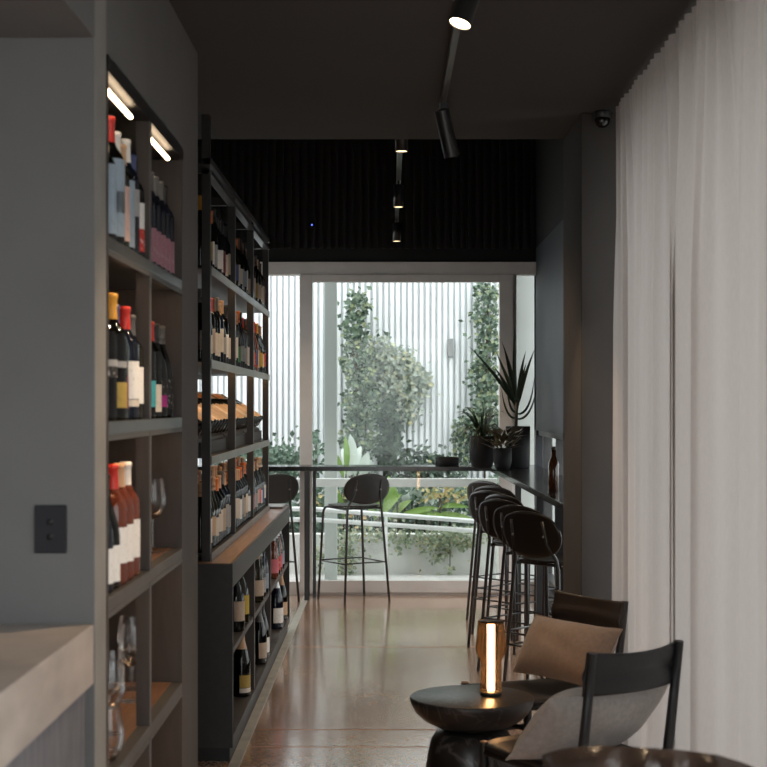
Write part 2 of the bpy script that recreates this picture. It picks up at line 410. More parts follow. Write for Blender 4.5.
struct('added_window', MB().box(-2.42, -2.34, 9.0, 9.08, 0.9, 2.6).box(-2.42, -2.34, 11.78, 11.86, 0.9, 2.6), FRAME)  # unseen window, added so daylight brightens the far window frames
struct('added_window_glass', box(-2.382, -2.378, 9.08, 11.78, 0.9, 2.6), WINGLASS)
struct('wall_alcove', box(-3.7, -3.6, -1.1, 3.43, 0, 2.80), PLASTER)
struct('ceiling', box(-3.7, 1.45, -1.2, 7.00, 2.74, 3.0), CEIL)
struct('wall_bulkhead', box(-2.3, 1.4, 6.95, 7.05, 3.0, 4.0), BLACKWALL)
struct('ceiling_high', box(-2.45, 1.45, 6.95, 12.0, 4.0, 4.15), BLACKWALL)
p = MB().box(-2.45, 1.17, 11.88, 12.0, 2.63, 4.0)
x = -2.28
while x < 1.16:
    p.box(x, x + 0.028, 11.855, 11.88, 2.74, 4.0); x += 0.062
struct('wall_far', p, BLACKWALL)
struct('wall_column', box(0.82, 1.45, 6.37, 7.02, 0, 2.74), BLOCK, 0.004)
p = MB().box(1.17, 1.30, 7.02, 12.0, 1.30, 2.74).box(1.17, 1.30, 7.02, 12.0, 0, 0.16).box(1.17, 1.30, 11.86, 12.0, 0, 2.74)
struct('wall_right', p, BLUEWALL)
struct('wall_right_upper', box(1.17, 1.30, 7.02, 12.0, 2.74, 4.0), BLACKWALL)
p = MB()
for y in (7.6, 8.6, 9.6, 10.6, 11.5): p.box(1.19, 1.26, y, y + 0.05, 0.16, 1.30)
p.box(1.19, 1.26, 7.02, 11.86, 0.16, 0.21); p.box(1.19, 1.26, 7.02, 11.86, 1.26, 1.30)
struct('window_2', p, STEEL)
struct('window_2_glass', box(1.222, 1.228, 7.02, 11.86, 0.21, 1.26), WINGLASS)
# right wall beside the curtain, with its long window
p = MB().box(1.25, 1.45, -1.1, 6.37, 2.60, 2.74).box(1.25, 1.45, -1.1, 6.37, 0, 0.10)
for y in (-1.1, 0.2, 1.8, 3.4, 5.2, 6.27): p.box(1.27, 1.42, y, y + 0.08, 0.10, 2.60)
struct('window_3', p, FRAME)
struct('window_3_glass', box(1.342, 1.348, -1.0, 6.3, 0.1, 2.6), WINGLASS)
# shopfront behind the camera
p = MB().box(-3.6, 1.45, -1.1, -1.0, 2.6, 2.74).box(-3.6, 1.45, -1.1, -1.0, 0, 0.08)
struct('wall_back', p, PLASTER)
p = MB()
for x in (-3.6, -1.9, -0.8, 0.3, 1.37): p.box(x, x + 0.07, -1.09, -1.02, 0.08, 2.6)
struct('window_4', p, FRAME)
struct('window_4_glass', box(-3.55, 1.4, -1.062, -1.058, 0.08, 2.6), WINGLASS)

# the far window: frame, sliding sash, panes
YW = 11.86
k = YW / F
def wx(px): return (px - VX) * k
def wz(py): return H - (py - VY) * k
fr = MB()
fr.box(-2.3, 1.17, YW - 0.02, YW + 0.10, wz(274.9), 2.63)
fr.box(-2.3, 1.17, YW - 0.02, YW + 0.10, 0.0, 0.105)
fr.box(-2.3, -2.22, YW, YW + 0.08, 0.1, 2.55)
fr.box(wx(513), wx(516.5), YW, YW + 0.08, 0.1, 2.55)
struct('window_1', fr, FRAME, 0.003)
sash = MB()
sash.box(wx(299.9), wx(312.4), YW - 0.04, YW + 0.02, 0.02, wz(274.9))
sash.box(wx(499), wx(512.5), YW - 0.04, YW + 0.02, 0.02, wz(274.9))
sash.box(wx(312.4), wx(499), YW - 0.04, YW + 0.02, wz(282.4), wz(274.9))
sash.box(wx(312.4), wx(499), YW - 0.04, YW + 0.02, 0.02, 0.115)
struct('door_1', sash, FRAME, 0.003)
struct('window_1_glass', box(-2.22, 1.16, YW + 0.05, YW + 0.056, 0.1, 2.53), WINGLASS)
struct('door_1_glass', box(wx(312.4), wx(499), YW - 0.012, YW - 0.006, 0.115, wz(282.4)), WINGLASS)
# saw cuts and edge strip in the floor
p = MB()
CUT = mat('saw_cut', (0.40, 0.20, 0.11), 0.6)
for yy in (6.93, 6.58, 9.3): p.box(-0.60, 1.15, yy - 0.002, yy + 0.002, 0.0, 0.0012)
struct('floor_joint', p, CUT)
struct('trim_2', box(-0.662, -0.617, 3.0, 11.80, 0.0, 0.004), STRIP)

# ------------------------------------------------------------------ alcove bar and outlet
t = empty('bar_cabinet', (-0.9, 1.7, 0), label='blue-grey wood veneer bar front under the stone counter', cat='cabinet')
MB().box(-1.3, -0.690, 0.3, 3.42, 0.0, 0.862).build('carcass', VENEER, t, (-0.9, 1.7, 0))
MB().box(-1.3, -0.74, 0.3, 3.42, 0.0, 0.07).build('plinth', PLINTH, t, (-0.9, 1.7, 0))
o = MB().box(-1.32, -0.6715, 0.25, 3.425, 0.863, 1.0).build('stone_worktop', STONE, None, bevel=0.004)
tag(o, 'thick beige stone worktop running up to the grey wall', 'worktop')
a = W(51, 529, 3.43)
t = empty('power_outlet', a, label='black double power outlet on the grey wall above the stone worktop', cat='power outlet')
MB().box(-0.0365, 0.0365, -0.008, 0.0, -0.055, 0.055).build('plate', OUTLET, t, bevel=0.003)
for zz in (0.017, -0.017):
    c = MB().lathe([(0, -0.002), (0.006, -0.002), (0.006, 0.002), (0, 0.002)], 12, (0, 0, 0)).build('socket', OUTLET2, t)
    c.rotation_euler = (math.pi / 2, 0, 0); c.location = (0, -0.0085, zz); c.scale = (1.3, 1.3, 1)

# ------------------------------------------------------------------ built-in wine cabinet in the partition
CY0, CY1, CYM = 3.57, 4.88, 4.215
cab = empty('wine_cabinet', (-0.85, 4.22, 0.12), label='built-in dark wine cabinet recessed in the grey partition', cat='cabinet')
CO = (-0.85, 4.22, 0.12)
MB().box(-1.03, -1.015, CY0, CY1, 0.12, 2.335).build('back_panel', CABIN, cab, CO)
MB().box(-1.015, PX + 0.004, CY1 - 0.015, CY1, 0.12, 2.335).build('side_panel', CABIN, cab, CO)
MB().box(-1.015, PX + 0.004, CY0, CY0 + 0.015, 0.12, 2.335).build('side_panel', CABIN, cab, CO)
MB().box(-1.015, PX + 0.006, CY0, CY1, 2.295, 2.335).build('top_panel', PLINTH, cab, CO)
CSH = [1.905, 1.460, 1.035, 0.600, 0.15]
for zz in CSH:
    s_ = MB().box(-1.015, PX + 0.004, CY0 + 0.015, CY1 - 0.015, zz - 0.032, zz).build('shelf', SHELFSTEEL if zz > 1.2 else CABSTEEL, cab, CO, bevel=0.002)
    if zz < 1.2:
        MB().box(-1.01, PX - 0.030, CY0 + 0.017, CY1 - 0.017, zz, zz + 0.0015).build('wood_inlay', WOODTOP, s_, CO)
zt = 2.295
for zz in CSH:
    for xx in (PX - 0.034, -1.012):
        MB().box(xx, xx + 0.036, CYM - 0.012, CYM + 0.012, zz + 0.0016, zt).build('post', CABIN, cab, CO)
    MB().box(PX + 0.002, PX + 0.005, CYM - 0.014, CYM + 0.014, zz, zt).build('post_edge', CABSTEEL, cab, CO)
    zt = zz - 0.032
def led_bar(parent, off, x, y0, y1, z, r, m):
    MB().tube([(x, y0, z), (x, y1, z)], r, 10).build('led_bar', m, parent, off)
led_bar(cab, CO, -0.690, 3.66, 4.02, 2.272, 0.0065, LED_CAB)
led_bar(cab, CO, -0.690, 4.33, 4.70, 2.272, 0.0065, LED_CAB)
for zz in (1.905, 1.46, 1.035, 0.6):
    MB().box(PX - 0.004, PX + 0.004, CY0 + 0.015, CY1 - 0.015, zz - 0.046, zz - 0.032).build('shelf_lip', CABSTEEL, cab, CO)
    for y0, y1 in ((3.75, 4.10), (4.35, 4.75)):
        MB().box(PX - 0.014, PX - 0.007, y0, y1, zz - 0.0365, zz - 0.0322).build('led_strip', LED_RACK, cab, CO)

# ------------------------------------------------------------------ bottles
BORD = [(0, 0.003), (0.030, 0.0), (0.0365, 0.004), (0.0375, 0.012), (0.0375, 0.185), (0.0365, 0.200), (0.031, 0.214), (0.021, 0.227), (0.0155, 0.240), (0.0142, 0.255), (0.0138, 0.288), (0.0155, 0.290), (0.0155, 0.298), (0.0125, 0.300), (0, 0.300)]
BURG = [(0, 0.003), (0.033, 0.0), (0.040, 0.004), (0.041, 0.012), (0.041, 0.135), (0.039, 0.158), (0.033, 0.182), (0.025, 0.206), (0.0185, 0.226), (0.0152, 0.245), (0.0142, 0.288), (0.0158, 0.290), (0.0158, 0.298), (0.0125, 0.300), (0, 0.300)]
CHAM = [(0, 0.003), (0.036, 0.0), (0.0435, 0.005), (0.0445, 0.014), (0.0445, 0.145), (0.042, 0.172), (0.034, 0.205), (0.025, 0.235), (0.0185, 0.262), (0.0155, 0.290), (0.0175, 0.293), (0.0175, 0.303), (0.0145, 0.310), (0.0155, 0.322), (0.010, 0.328), (0, 0.328)]
SHP = {'bordeaux': BORD, 'burgundy': BURG, 'champagne': CHAM}
MC = {}
def bottle_mesh(sh, gname, g):
    kx = ('b', sh, gname)
    if kx not in MC: MC[kx] = MB().lathe(SHP[sh], 20).mesh('wine_bottle', g)
    return MC[kx]
def cap_mesh(sh, cname):
    kx = ('c', sh, cname)
    if kx not in MC:
        if sh == 'champagne': pr = [(0.0285, 0.228), (0.0192, 0.262), (0.0162, 0.290), (0.0182, 0.293), (0.0182, 0.304), (0.0152, 0.311), (0.0162, 0.323), (0.011, 0.3295), (0, 0.3295)]
        else: pr = [(0.0160, 0.240), (0.0150, 0.257), (0.0147, 0.288), (0.0163, 0.2895), (0.0163, 0.2995), (0.013, 0.3015), (0, 0.3015)]
        MC[kx] = MB().lathe(pr, 16).mesh('capsule', CAPS[cname])
    return MC[kx]
def lab_mesh(sh, lname, z0, z1, ang):
    kx = ('l', sh, lname, z0, z1, ang)
    if kx not in MC:
        r = SHP[sh][3][0] + 0.0007
        MC[kx] = MB().grid(lambda u, v: (r * math.cos((u - .5) * 2 * ang), r * math.sin((u - .5) * 2 * ang), z0 + (z1 - z0) * v), 15, 2).mesh('paper_label', LABELS[lname])
    return MC[kx]
GL = {'dark': DKGLASS, 'olive': OLIVE, 'blue-black': BLUEGL, 'pink': ROSE, 'clear': CLEARB}
def bottle(x, y, z, where, lab='cream', cap='black', gl='dark', sh='bordeaux', rz=0.0, tilt=None, z0=None, z1=None, ang=1.25, group=None, scale=1.0, second=None):
    o = bpy.data.objects.new('wine_bottle', bottle_mesh(sh, gl, GL[gl])); COL.objects.link(o)
    o.location = (x, y, z)
    o.rotation_euler = (0, tilt or 0, rz) if tilt is None else (0, tilt, 0)
    scale *= 0.96 if 'partition' in where else 1.0
    o.scale = (scale, scale, scale)
    z0 = z0 if z0 is not None else (0.040 if sh != 'champagne' else 0.035)
    z1 = z1 if z1 is not None else (0.135 if sh == 'bordeaux' else 0.118)
    if lab:
        l = bpy.data.objects.new('paper_label', lab_mesh(sh, lab, round(z0, 3), round(z1, 3), ang)); COL.objects.link(l); l.parent = o
        l['label'] = lab + ' paper label'
    if second:
        l = bpy.data.objects.new('paper_label', lab_mesh(sh, second[0], second[1], second[2], ang)); COL.objects.link(l); l.parent = o
        l['label'] = second[0] + ' paper band'
    if cap:
        c = bpy.data.objects.new('capsule', cap_mesh(sh, cap)); COL.objects.link(c); c.parent = o
        c['label'] = cap + ' capsule'
    adj = {'dark': 'dark', 'olive': 'olive', 'blue-black': 'blue-black', 'pink': 'pink rosé', 'clear': 'clear'}[gl].replace('é', 'e')
    tag(o, f"{adj} bottle, {lab or 'no'} label, {cap or 'no'} capsule, {where}", 'wine bottle', group)
    return o
R = random.Random(11)
# left cabinet bottles: (y, x offset from front, lab, cap, glass, shape, z0, z1, where)
def cabrow(level, bay, items, group):
    shelf = ['top', 'second', 'third', 'fourth'][level]
    z = CSH[level] + (0.0016 if CSH[level] < 1.2 else 0.0002)
    for i, it in enumerate(items):
        y, dx, lab, cap, gl, sh = it[:6]
        kw = it[6] if len(it) > 6 else {}
        bottle(PX - dx, y, z, f"{ORD[i]} in {bay} bay, {shelf} shelf of partition cabinet", lab, cap, gl, sh, R.uniform(-0.5, 0.1), group=group, **kw)
g = 'bottles in the partition wine cabinet'
cabrow(0, 'near', [
    (3.735, 0.041, 'silver-blue', 'black', 'dark', 'bordeaux', dict(z0=0.02, z1=0.20)),
    (3.825, 0.041, 'silver-blue', 'red', 'dark', 'bordeaux', dict(z0=0.02, z1=0.20, second=('white', 0.075, 0.125), scale=1.14)),
    (3.915, 0.041, 'rose-pink', 'white', 'olive', 'bordeaux', dict(z0=0.02, z1=0.16, scale=1.06)),
    (4.005, 0.041, 'silver-blue', 'tan', 'dark', 'bordeaux', dict(z0=0.015, z1=0.20, scale=1.0)),
    (4.085, 0.045, 'grey', 'white', 'blue-black', 'bordeaux', dict(z0=0.10, z1=0.17, scale=1.1)),
    (4.165, 0.041, 'white', 'navy', 'dark', 'bordeaux', dict(z0=0.085, z1=0.16, second=('red', 0.02, 0.085))),
    (3.95, 0.13, 'grey', 'white', 'dark', 'bordeaux', dict(scale=1.2)), (4.08, 0.13, 'cream', 'white', 'dark', 'burgundy', dict(scale=1.18))], g)
cabrow(0, 'far', [(4.29 + 0.092 * i, 0.041, 'mauve', 'grey' if i < 5 else 'black', 'blue-black', 'bordeaux', dict(z0=0.012, z1=0.115, ang=1.5)) for i in range(6)], g)
cabrow(1, 'near', [
    (3.77, 0.05, 'black', 'orange', 'dark', 'bordeaux', dict(z0=0.10, z1=0.125, scale=1.14, second=('grey', 0.125, 0.14))),
    (3.86, 0.041, 'gold', 'yellow', 'dark', 'bordeaux', dict(z0=0.03, z1=0.09, scale=1.13, second=('grey', 0.125, 0.14))),
    (3.95, 0.05, 'maroon', 'navy', 'dark', 'bordeaux', dict(z0=0.03, z1=0.115, scale=1.05)),
    (4.06, 0.041, 'white', 'red', 'blue-black', 'bordeaux', dict(z0=0.055, z1=0.155, second=('cream', 0.035, 0.053), scale=1.06)),
    (4.15, 0.041, 'white', 'grey', 'olive', 'bordeaux', dict(z0=0.045, z1=0.15, scale=1.0))], g)
cabrow(1, 'far', [
    (4.37, 0.041, 'teal', 'red', 'dark', 'bordeaux', dict(z0=0.035, z1=0.115)),
    (4.48, 0.041, 'cream', 'red', 'dark', 'bordeaux', dict(z0=0.02, z1=0.105)),
    (4.61, 0.046, 'magenta', 'black', 'dark', 'burgundy', dict(z0=0.035, z1=0.072, second=('black', 0.074, 0.125))),
    (4.73, 0.046, 'black', 'grey', 'dark', 'burgundy', dict(z0=0.03, z1=0.125))], g)
cabrow(2, 'near', [
    (3.70, 0.045, 'white', 'black', 'blue-black', 'burgundy', dict(z0=0.025, z1=0.115)),
    (3.79, 0.045, 'white', 'black', 'dark', 'burgundy', dict(z0=0.02, z1=0.115)),
    (3.88, 0.041, 'white', 'red', 'pink', 'bordeaux', dict(z0=0.055, z1=0.145, scale=1.07)),
    (3.975, 0.041, 'white', 'tan', 'pink', 'bordeaux', dict(z0=0.050, z1=0.145, scale=1.07)),
    (4.075, 0.041, 'white', 'white', 'pink', 'bordeaux', dict(z0=0.05, z1=0.15, scale=1.07)),
    (3.90, 0.13, 'white', 'red', 'dark', 'bordeaux', dict(scale=1.05)), (4.10, 0.13, 'cream', 'white', 'pink', 'bordeaux', dict(scale=1.05))], g)

def wine_glass(x, y, z, label, hs=1.0, r=0.042):
    t = empty('wine_glass', (x, y, z), label=label, cat='wine glass', group='wine glasses in the partition cabinet')
    MB().lathe([(0, 0.0), (0.036, 0.0), (0.0365, 0.0015), (0.030, 0.003), (0.008, 0.0065), (0.0035, 0.012)], 24).build('foot', WINEGLASS, t)
    MB().lathe([(0.0034, 0.010), (0.003, 0.05), (0.003, 0.095 * hs), (0.0045, 0.108 * hs)], 12).build('stem', WINEGLASS, t)
    b = 0.106 * hs
    MB().lathe([(0.0, b), (0.014, b + .002), (0.030, b + 0.020), (r * 0.98, b + 0.045), (r, b + 0.06), (r * 0.92, b + 0.09), (r * 0.80, b + 0.125)], 28).build('bowl', WINEGLASS, t)
    return t
wine_glass(-0.74, 4.72, 1.0366, 'tall wine glass alone in far bay, third shelf of partition cabinet')
z4 = 0.6016
wine_glass(-0.725, 3.90, z4, 'first wine glass on the fourth cabinet shelf, cut by the shelf edge')
wine_glass(-0.76, 4.10, z4, 'second wine glass on the fourth cabinet shelf, behind the first')
wine_glass(-0.815, 4.74, z4, 'wine glass deepest on the fourth cabinet shelf, showing left of the post')
wine_glass(-0.775, 4.55, z4, 'wine glass beside the post on the fourth cabinet shelf')
t = empty('stemless_glass', (-0.715, 3.80, z4), label='rounded stemless glass at the front of the fourth cabinet shelf', cat='glass', group='glasses in the partition cabinet')
MB().lathe([(0, 0.0), (0.024, 0.0), (0.034, 0.012), (0.046, 0.045), (0.047, 0.065), (0.042, 0.10), (0.036, 0.14)], 32).build('body', WINEGLASS, t)

# ------------------------------------------------------------------ low cabinet under the rack
BX0, BX1, BY0, BY1, BT = -1.20, -0.655, 6.32, 9.98, 0.83
BO = (-0.93, 8.15, 0)
low = empty('low_cabinet', BO, label='long low charcoal cabinet with open cubbies under the black wine rack', cat='cabinet')
MB().box(BX0, BX1 - 0.012, BY0, BY1, BT - 0.10, BT).build('top_panel', CHARB, low, BO, bevel=0.002)
MB().box(BX0 + 0.01, BX1 - 0.014, BY0 + 0.012, BY1 - 0.012, BT, BT + 0.002).build('wood_surface', WOODTOP, low, BO)
MB().box(BX1 - 0.012, BX1, BY0, BY1, BT - 0.10, BT + 0.002).build('fascia', CHARB, low, BO)
MB().box(BX0, BX1, BY0 - 0.001, BY0 + 0.035, 0.055, BT - 0.10).build('end_panel', CHAR, low, BO)
MB().box(BX0, BX1, BY0 - 0.0015, BY0 - 0.001, BT - 0.10, BT).build('end_panel', CHAR, low, BO)
MB().box(BX0, BX1, BY1 - 0.035, BY1, 0.055, BT - 0.10).build('end_panel', CHAR, low, BO)
for yy in (7.40, 8.42): MB().box(BX0, BX1 - 0.003, yy - 0.025, yy + 0.025, 0.10, BT - 0.10).build('divider', CHARB, low, BO)
MB().box(BX0, BX0 + 0.015, BY0 + 0.035, BY1 - 0.035, 0.10, BT - 0.10).build('back_panel', PLINTH, low, BO)
MB().box(BX0, BX1, BY0 + 0.035, BY1 - 0.035, 0.055, 0.10).build('bottom_panel', CHARB, low, BO)
MB().box(BX0 + 0.015, BX1 - 0.008, BY0 + 0.035, BY1 - 0.035, 0.435, 0.460).build('mid_shelf', CHARB, low, BO)
MB().box(BX0 + 0.02, BX1 - 0.012, BY0 + 0.0, BY1 - 0.01, 0.0, 0.055).build('plinth', PLINTH, low, BO)
g = 'bottles in the low cabinet cubbies'
def cub(y, x, z, lab, cap, gl, sh, where, **kw): bottle(x, y, z + 0.0002, where, lab, cap, gl, sh, R.uniform(-.6, -.2), group=g, **kw)
CX = -0.7005
cub(6.90, CX, 0.46, 'beige', 'black', 'dark', 'burgundy', 'first in upper near cubby of the low cabinet', z0=0.05, z1=0.14)
cub(7.12, CX, 0.46, 'yellow', 'black', 'olive', 'burgundy', 'second in upper near cubby of the low cabinet', z0=0.05, z1=0.14)
cub(7.22, CX - 0.006, 0.10, 'gold', 'tan', 'dark', 'champagne', 'alone in lower near cubby of the low cabinet', z0=0.045, z1=0.105, second=('cream', 0.022, 0.043), scale=1.0)
cub(7.92, CX, 0.46, 'beige', 'tan', 'olive', 'champagne', 'first in upper middle cubby of the low cabinet')
cub(8.06, CX, 0.46, 'grey', 'white', 'dark', 'champagne', 'second in upper middle cubby of the low cabinet')
cub(8.24, CX, 0.46, 'silver-blue', 'black', 'blue-black', 'champagne', 'third in upper middle cubby of the low cabinet')
cub(8.12, CX, 0.10, 'beige', 'grey', 'dark', 'champagne', 'first in lower middle cubby of the low cabinet')
cub(8.30, CX, 0.10, 'white', 'black', 'dark', 'champagne', 'second in lower middle cubby of the low cabinet')
cub(9.00, CX, 0.46, 'pink', 'silver', 'pink', 'champagne', 'first in upper far cubby of the low cabinet')
cub(9.16, CX, 0.46, 'red', 'silver', 'dark', 'champagne', 'second in upper far cubby of the low cabinet')
cub(9.32, CX, 0.46, 'pink', 'white', 'pink', 'champagne', 'third in upper far cubby of the low cabinet')
cub(9.50, CX, 0.46, 'silver-blue', 'silver', 'blue-black', 'champagne', 'fourth in upper far cubby of the low cabinet')
cub(9.40, CX - 0.006, 0.10, 'white', 'silver', 'blue-black', 'champagne', 'first in lower far cubby of the low cabinet', scale=1.12)
cub(9.78, CX, 0.10, 'kraft', 'tan', 'dark', 'champagne', 'last in lower far cubby of the low cabinet')

# ------------------------------------------------------------------ the open rack on the low cabinet
RX0, RX1 = -1.16, -0.76
RYS = [6.40, 7.44, 8.45, 9.50]
RO = (-0.96, 7.95, BT + 0.002)
rack = empty('wine_rack', RO, label='tall black steel wine rack standing on the low charcoal cabinet', cat='wine rack')
RS = [2.09, 1.69, 1.277, 0.862]
for i, yy in enumerate(RYS):
    top = 2.74 if i == 0 else 2.53
    for xx in (RX1 - 0.035, RX0):
        MB().box(xx, xx + 0.035, yy, yy + 0.030, BT + 0.002, top).build('post', RACKSTEEL, rack, RO)
        MB().box(xx + 0.0352, xx + 0.0372, yy + 0.004, yy + 0.026, BT + 0.03, min(top, 2.5)).build('post_edge', SHELFSTEEL, rack, RO)
for zz in RS:
    MB().box(RX0, RX1 + 0.004, RYS[0] + 0.03, RYS[-1] + 0.03, zz - 0.006, zz).build('shelf', RACKSTEEL, rack, RO)
    MB().box(RX1 + 0.0025, RX1 + 0.008, RYS[0] + 0.002, RYS[-1] + 0.032, zz - 0.033, zz + 0.003).build('shelf_rail', RAIL, rack, RO)
    MB().box(RX0 - 0.005, RX0, RYS[0] + 0.002, RYS[-1] + 0.032, zz - 0.033, zz + 0.003).build('shelf_rail', RACKSTEEL, rack, RO)
MB().box(RX1 - 0.03, RX1 + 0.006, RYS[0], RYS[-1] + 0.03, 2.530, 2.555).build('top_rail', SHELFSTEEL, rack, RO)
MB().box(RX1 - 0.03, RX1 + 0.006, RYS[0], RYS[-1] + 0.03, 2.485, 2.505).build('top_rail', SHELFSTEEL, rack, RO)
MB().box(RX0, RX0 + 0.03, RYS[0], RYS[-1] + 0.03, 2.530, 2.555).build('top_rail', RACKSTEEL, rack, RO)
for yy in RYS: MB().box(RX0 + 0.03, RX1 - 0.03, yy, yy + 0.03, 2.49, 2.53).build('cross_bar', RACKSTEEL, rack, RO)
for zz in (2.09, 1.69, 1.277):
    for i in range(3):
        MB().box(RX1 - 0.010, RX1 - 0.001, RYS[i] + 0.06, RYS[i + 1] - 0.03, zz - 0.0115, zz - 0.0065).build('led_strip', LED_RACK if 1.6 < zz < 1.8 else LED_DIM, rack, RO)
BAY = ['near', 'middle', 'far']
SHN = ['top', 'second', 'third', 'bottom']
PAL = {
 0: [['yellow', 'gold', 'white', 'grey', 'white', 'white', 'maroon', 'cream', 'beige'], ['silver-blue', 'beige', 'blue', 'cream', 'cream', 'grey', 'silver-blue', 'white', 'beige'], ['red', 'pink', 'cream', 'gold', 'grey', 'beige', 'cream', 'white', 'beige']],
 1: [['beige', 'cream', 'beige', 'cream', 'cream', 'cream', 'grey', 'white', 'cream'], ['silver-blue', 'cream', 'white', 'green', 'grey', 'silver-blue', 'grey', 'cream', 'white'], ['maroon', 'rose-pink', 'red', 'blue', 'white', 'gold', 'yellow', 'cream', 'red']],
 3: [['cream', 'white', 'kraft', 'cream', 'cream', 'cream', 'beige', 'grey', 'grey'], ['white', 'grey', 'cream', 'cream', 'white', 'grey', 'beige', 'cream', 'white'], ['white', 'red', 'silver-blue', 'grey', 'rose-pink', 'pink', 'cream', 'blue', 'white']],
}
CPAL = {
 0: [['yellow', 'green', 'red', 'orange', 'black', 'black', 'black', 'black', 'black'], ['black', 'black', 'black', 'black', 'orange', 'brown', 'black', 'brown', 'black'], ['tan', 'white', 'black', 'red', 'brown', 'black', 'tan', 'black', 'black']],
 1: [['grey', 'black', 'brown', 'red', 'brown', 'grey', 'tan', 'tan', 'black'], ['grey', 'brown', 'yellow', 'tan', 'tan', 'orange', 'black', 'red', 'black'], ['orange', 'navy', 'tan', 'red', 'red', 'brown', 'yellow', 'black', 'tan']],
 3: [['tan', 'tan', 'tan', 'brown', 'tan', 'orange', 'tan', 'grey', 'tan'], ['orange', 'tan', 'grey', 'white', 'tan', 'tan', 'orange', 'brown', 'orange'], ['brown', 'tan', 'tan', 'orange', 'tan', 'brown', 'tan', 'tan', 'tan']],
}
g = 'bottles on the open wine rack'
for lv in (0, 1, 3):
    for b in range(3):
        y0 = RYS[b] + 0.030 + 0.055; y1 = RYS[b + 1] - 0.055
        for i in range(9):
            y = y0 + (y1 - y0) * i / 8 + R.uniform(-.006, .006)
            sh = 'burgundy' if R.random() < 0.4 else 'bordeaux'
            gl = R.choice(['dark', 'dark', 'dark', 'olive', 'blue-black'])
            if lv == 1 and b == 2 and i in (1, 3): gl = 'pink'
            zl = R.uniform(-.01, .015)
            bottle(RX1 - 0.052, y, RS[lv] + 0.0002, f"{ORD[i]} in front row, {BAY[b]} bay, {SHN[lv]} rack shelf",
                   PAL[lv][b][i], CPAL[lv][b][i], gl, sh, R.uniform(-.45, .2), z0=round(0.04 + zl, 3), z1=round((0.145 if sh == 'bordeaux' else .122) + zl, 3), group=g, scale=R.uniform(0.97, 1.06))
        nb = 8
        for i in range(nb):
            y = y0 + (y1 - y0) * (i + .5) / 8
            if lv == 0 and i % 2: continue
            bottle(RX1 - 0.155, y, RS[lv] + 0.0002, f"{ORD[i]} in second row, {BAY[b]} bay, {SHN[lv]} rack shelf",
                   R.choice(['cream', 'white', 'grey', 'beige']), R.choice(['tan', 'orange', 'tan', 'brown', 'grey']) if lv else R.choice(['black', 'brown', 'grey']),
                   'dark', 'bordeaux', R.uniform(-.4, .2), group=g, scale=R.uniform(1.0, 1.08))
# sloping trays with reclining bottles on the third shelf
TH = math.radians(33)
for b in range(3):
    y0 = RYS[b] + 0.034; y1 = RYS[b + 1] - 0.004
    t = empty('display_tray', (-0.95, (y0 + y1) / 2, RS[2]), label=f"sloping dark bottle tray in the {BAY[b]} bay of the rack's third shelf", cat='tray', group='sloping bottle trays on the third rack shelf')
    off = (-0.95, (y0 + y1) / 2, RS[2])
    zf = RS[2] + 0.075
    x0, x1 = -0.815, -1.135
    dz = (x0 - x1) * math.tan(TH)
    MB().prism_y([(x0, zf), (x0, zf - 0.014), (x1, zf + dz - 0.014), (x1, zf + dz)], y0, y1).build('sloping_panel', CHAR, t, off)
    MB().box(-0.812, -0.800, y0, y1, RS[2] + 0.0005, RS[2] + 0.062).build('front_board', CHAR, t, off)
    MB().box(x1 - 0.012, x1, y0, y1, RS[2] + 0.0005, zf + dz + 0.02).build('back_board', RACKSTEEL, t, off)
    for i in range(8):
        y = y0 + 0.06 + (y1 - y0 - 0.12) * i / 7
        n = Vector((math.sin(TH), 0, math.cos(TH))); ax = Vector((-math.cos(TH), 0, math.sin(TH)))
        pb = Vector((x0, y, zf)) + n * 0.0425 + ax * 0.012
        kr = i % 4 != 3
        bottle(pb.x, pb.y, pb.z, f"{ORD[i]} reclining in {BAY[b]} tray, third rack shelf",
               ('kraft', 'kraft', 'beige', 'kraft', 'cream', 'kraft', 'beige')[(i + 2 * b) % 7], ['tan', 'orange', 'tan', 'tan', 'brown'][(i + b) % 5], 'dark', 'bordeaux' if i % 3 else 'burgundy', tilt=-(math.pi / 2 - TH), z0=0.014, z1=0.150, ang=0.8, group='reclining bottles in the rack trays')

o = MB().box(-1.0, -0.675, 9.62, 9.93, BT + 0.003, BT + 0.018).build('slate_board', SLATE, None, bevel=0.003)
tag(o, 'grey slate board lying on the far end of the low cabinet', 'board')

# ------------------------------------------------------------------ bar counter
cn = empty('bar_counter', (1.0, 9.5, 0), label='narrow black bar counter turning the corner along the window', cat='bar counter')
CNO = (1.0, 9.5, 0)
top = MB()
pts = [(-1.95, 11.45), (0.775, 11.45), (0.835, 7.04), (1.165, 7.04), (1.165, 11.80), (-1.95, 11.80)]
bq = len(top.v)
top.v += [(x, y, 0.995) for x, y in pts] + [(x, y, 1.03) for x, y in pts]
top.f += [tuple(reversed(range(6))), tuple(range(6, 12))] + [(i, (i + 1) % 6, 6 + (i + 1) % 6, 6 + i) for i in range(6)]
top.sm += [False] * 8
top.build('worktop', COUNTER, cn, CNO, bevel=0.002)
for (x, y) in ((-0.62, 11.50), (-1.85, 11.52), (0.875, 10.10), (0.875, 8.655), (0.875, 7.68)):
    MB().box(x - 0.02, x + 0.02, y - 0.02, y + 0.02, 0, 0.99).build('leg', STEEL, cn, CNO)
MB().box(-0.585, -0.56, 11.66, 11.69, 0, 0.99).build('leg', STEEL, cn, CNO)

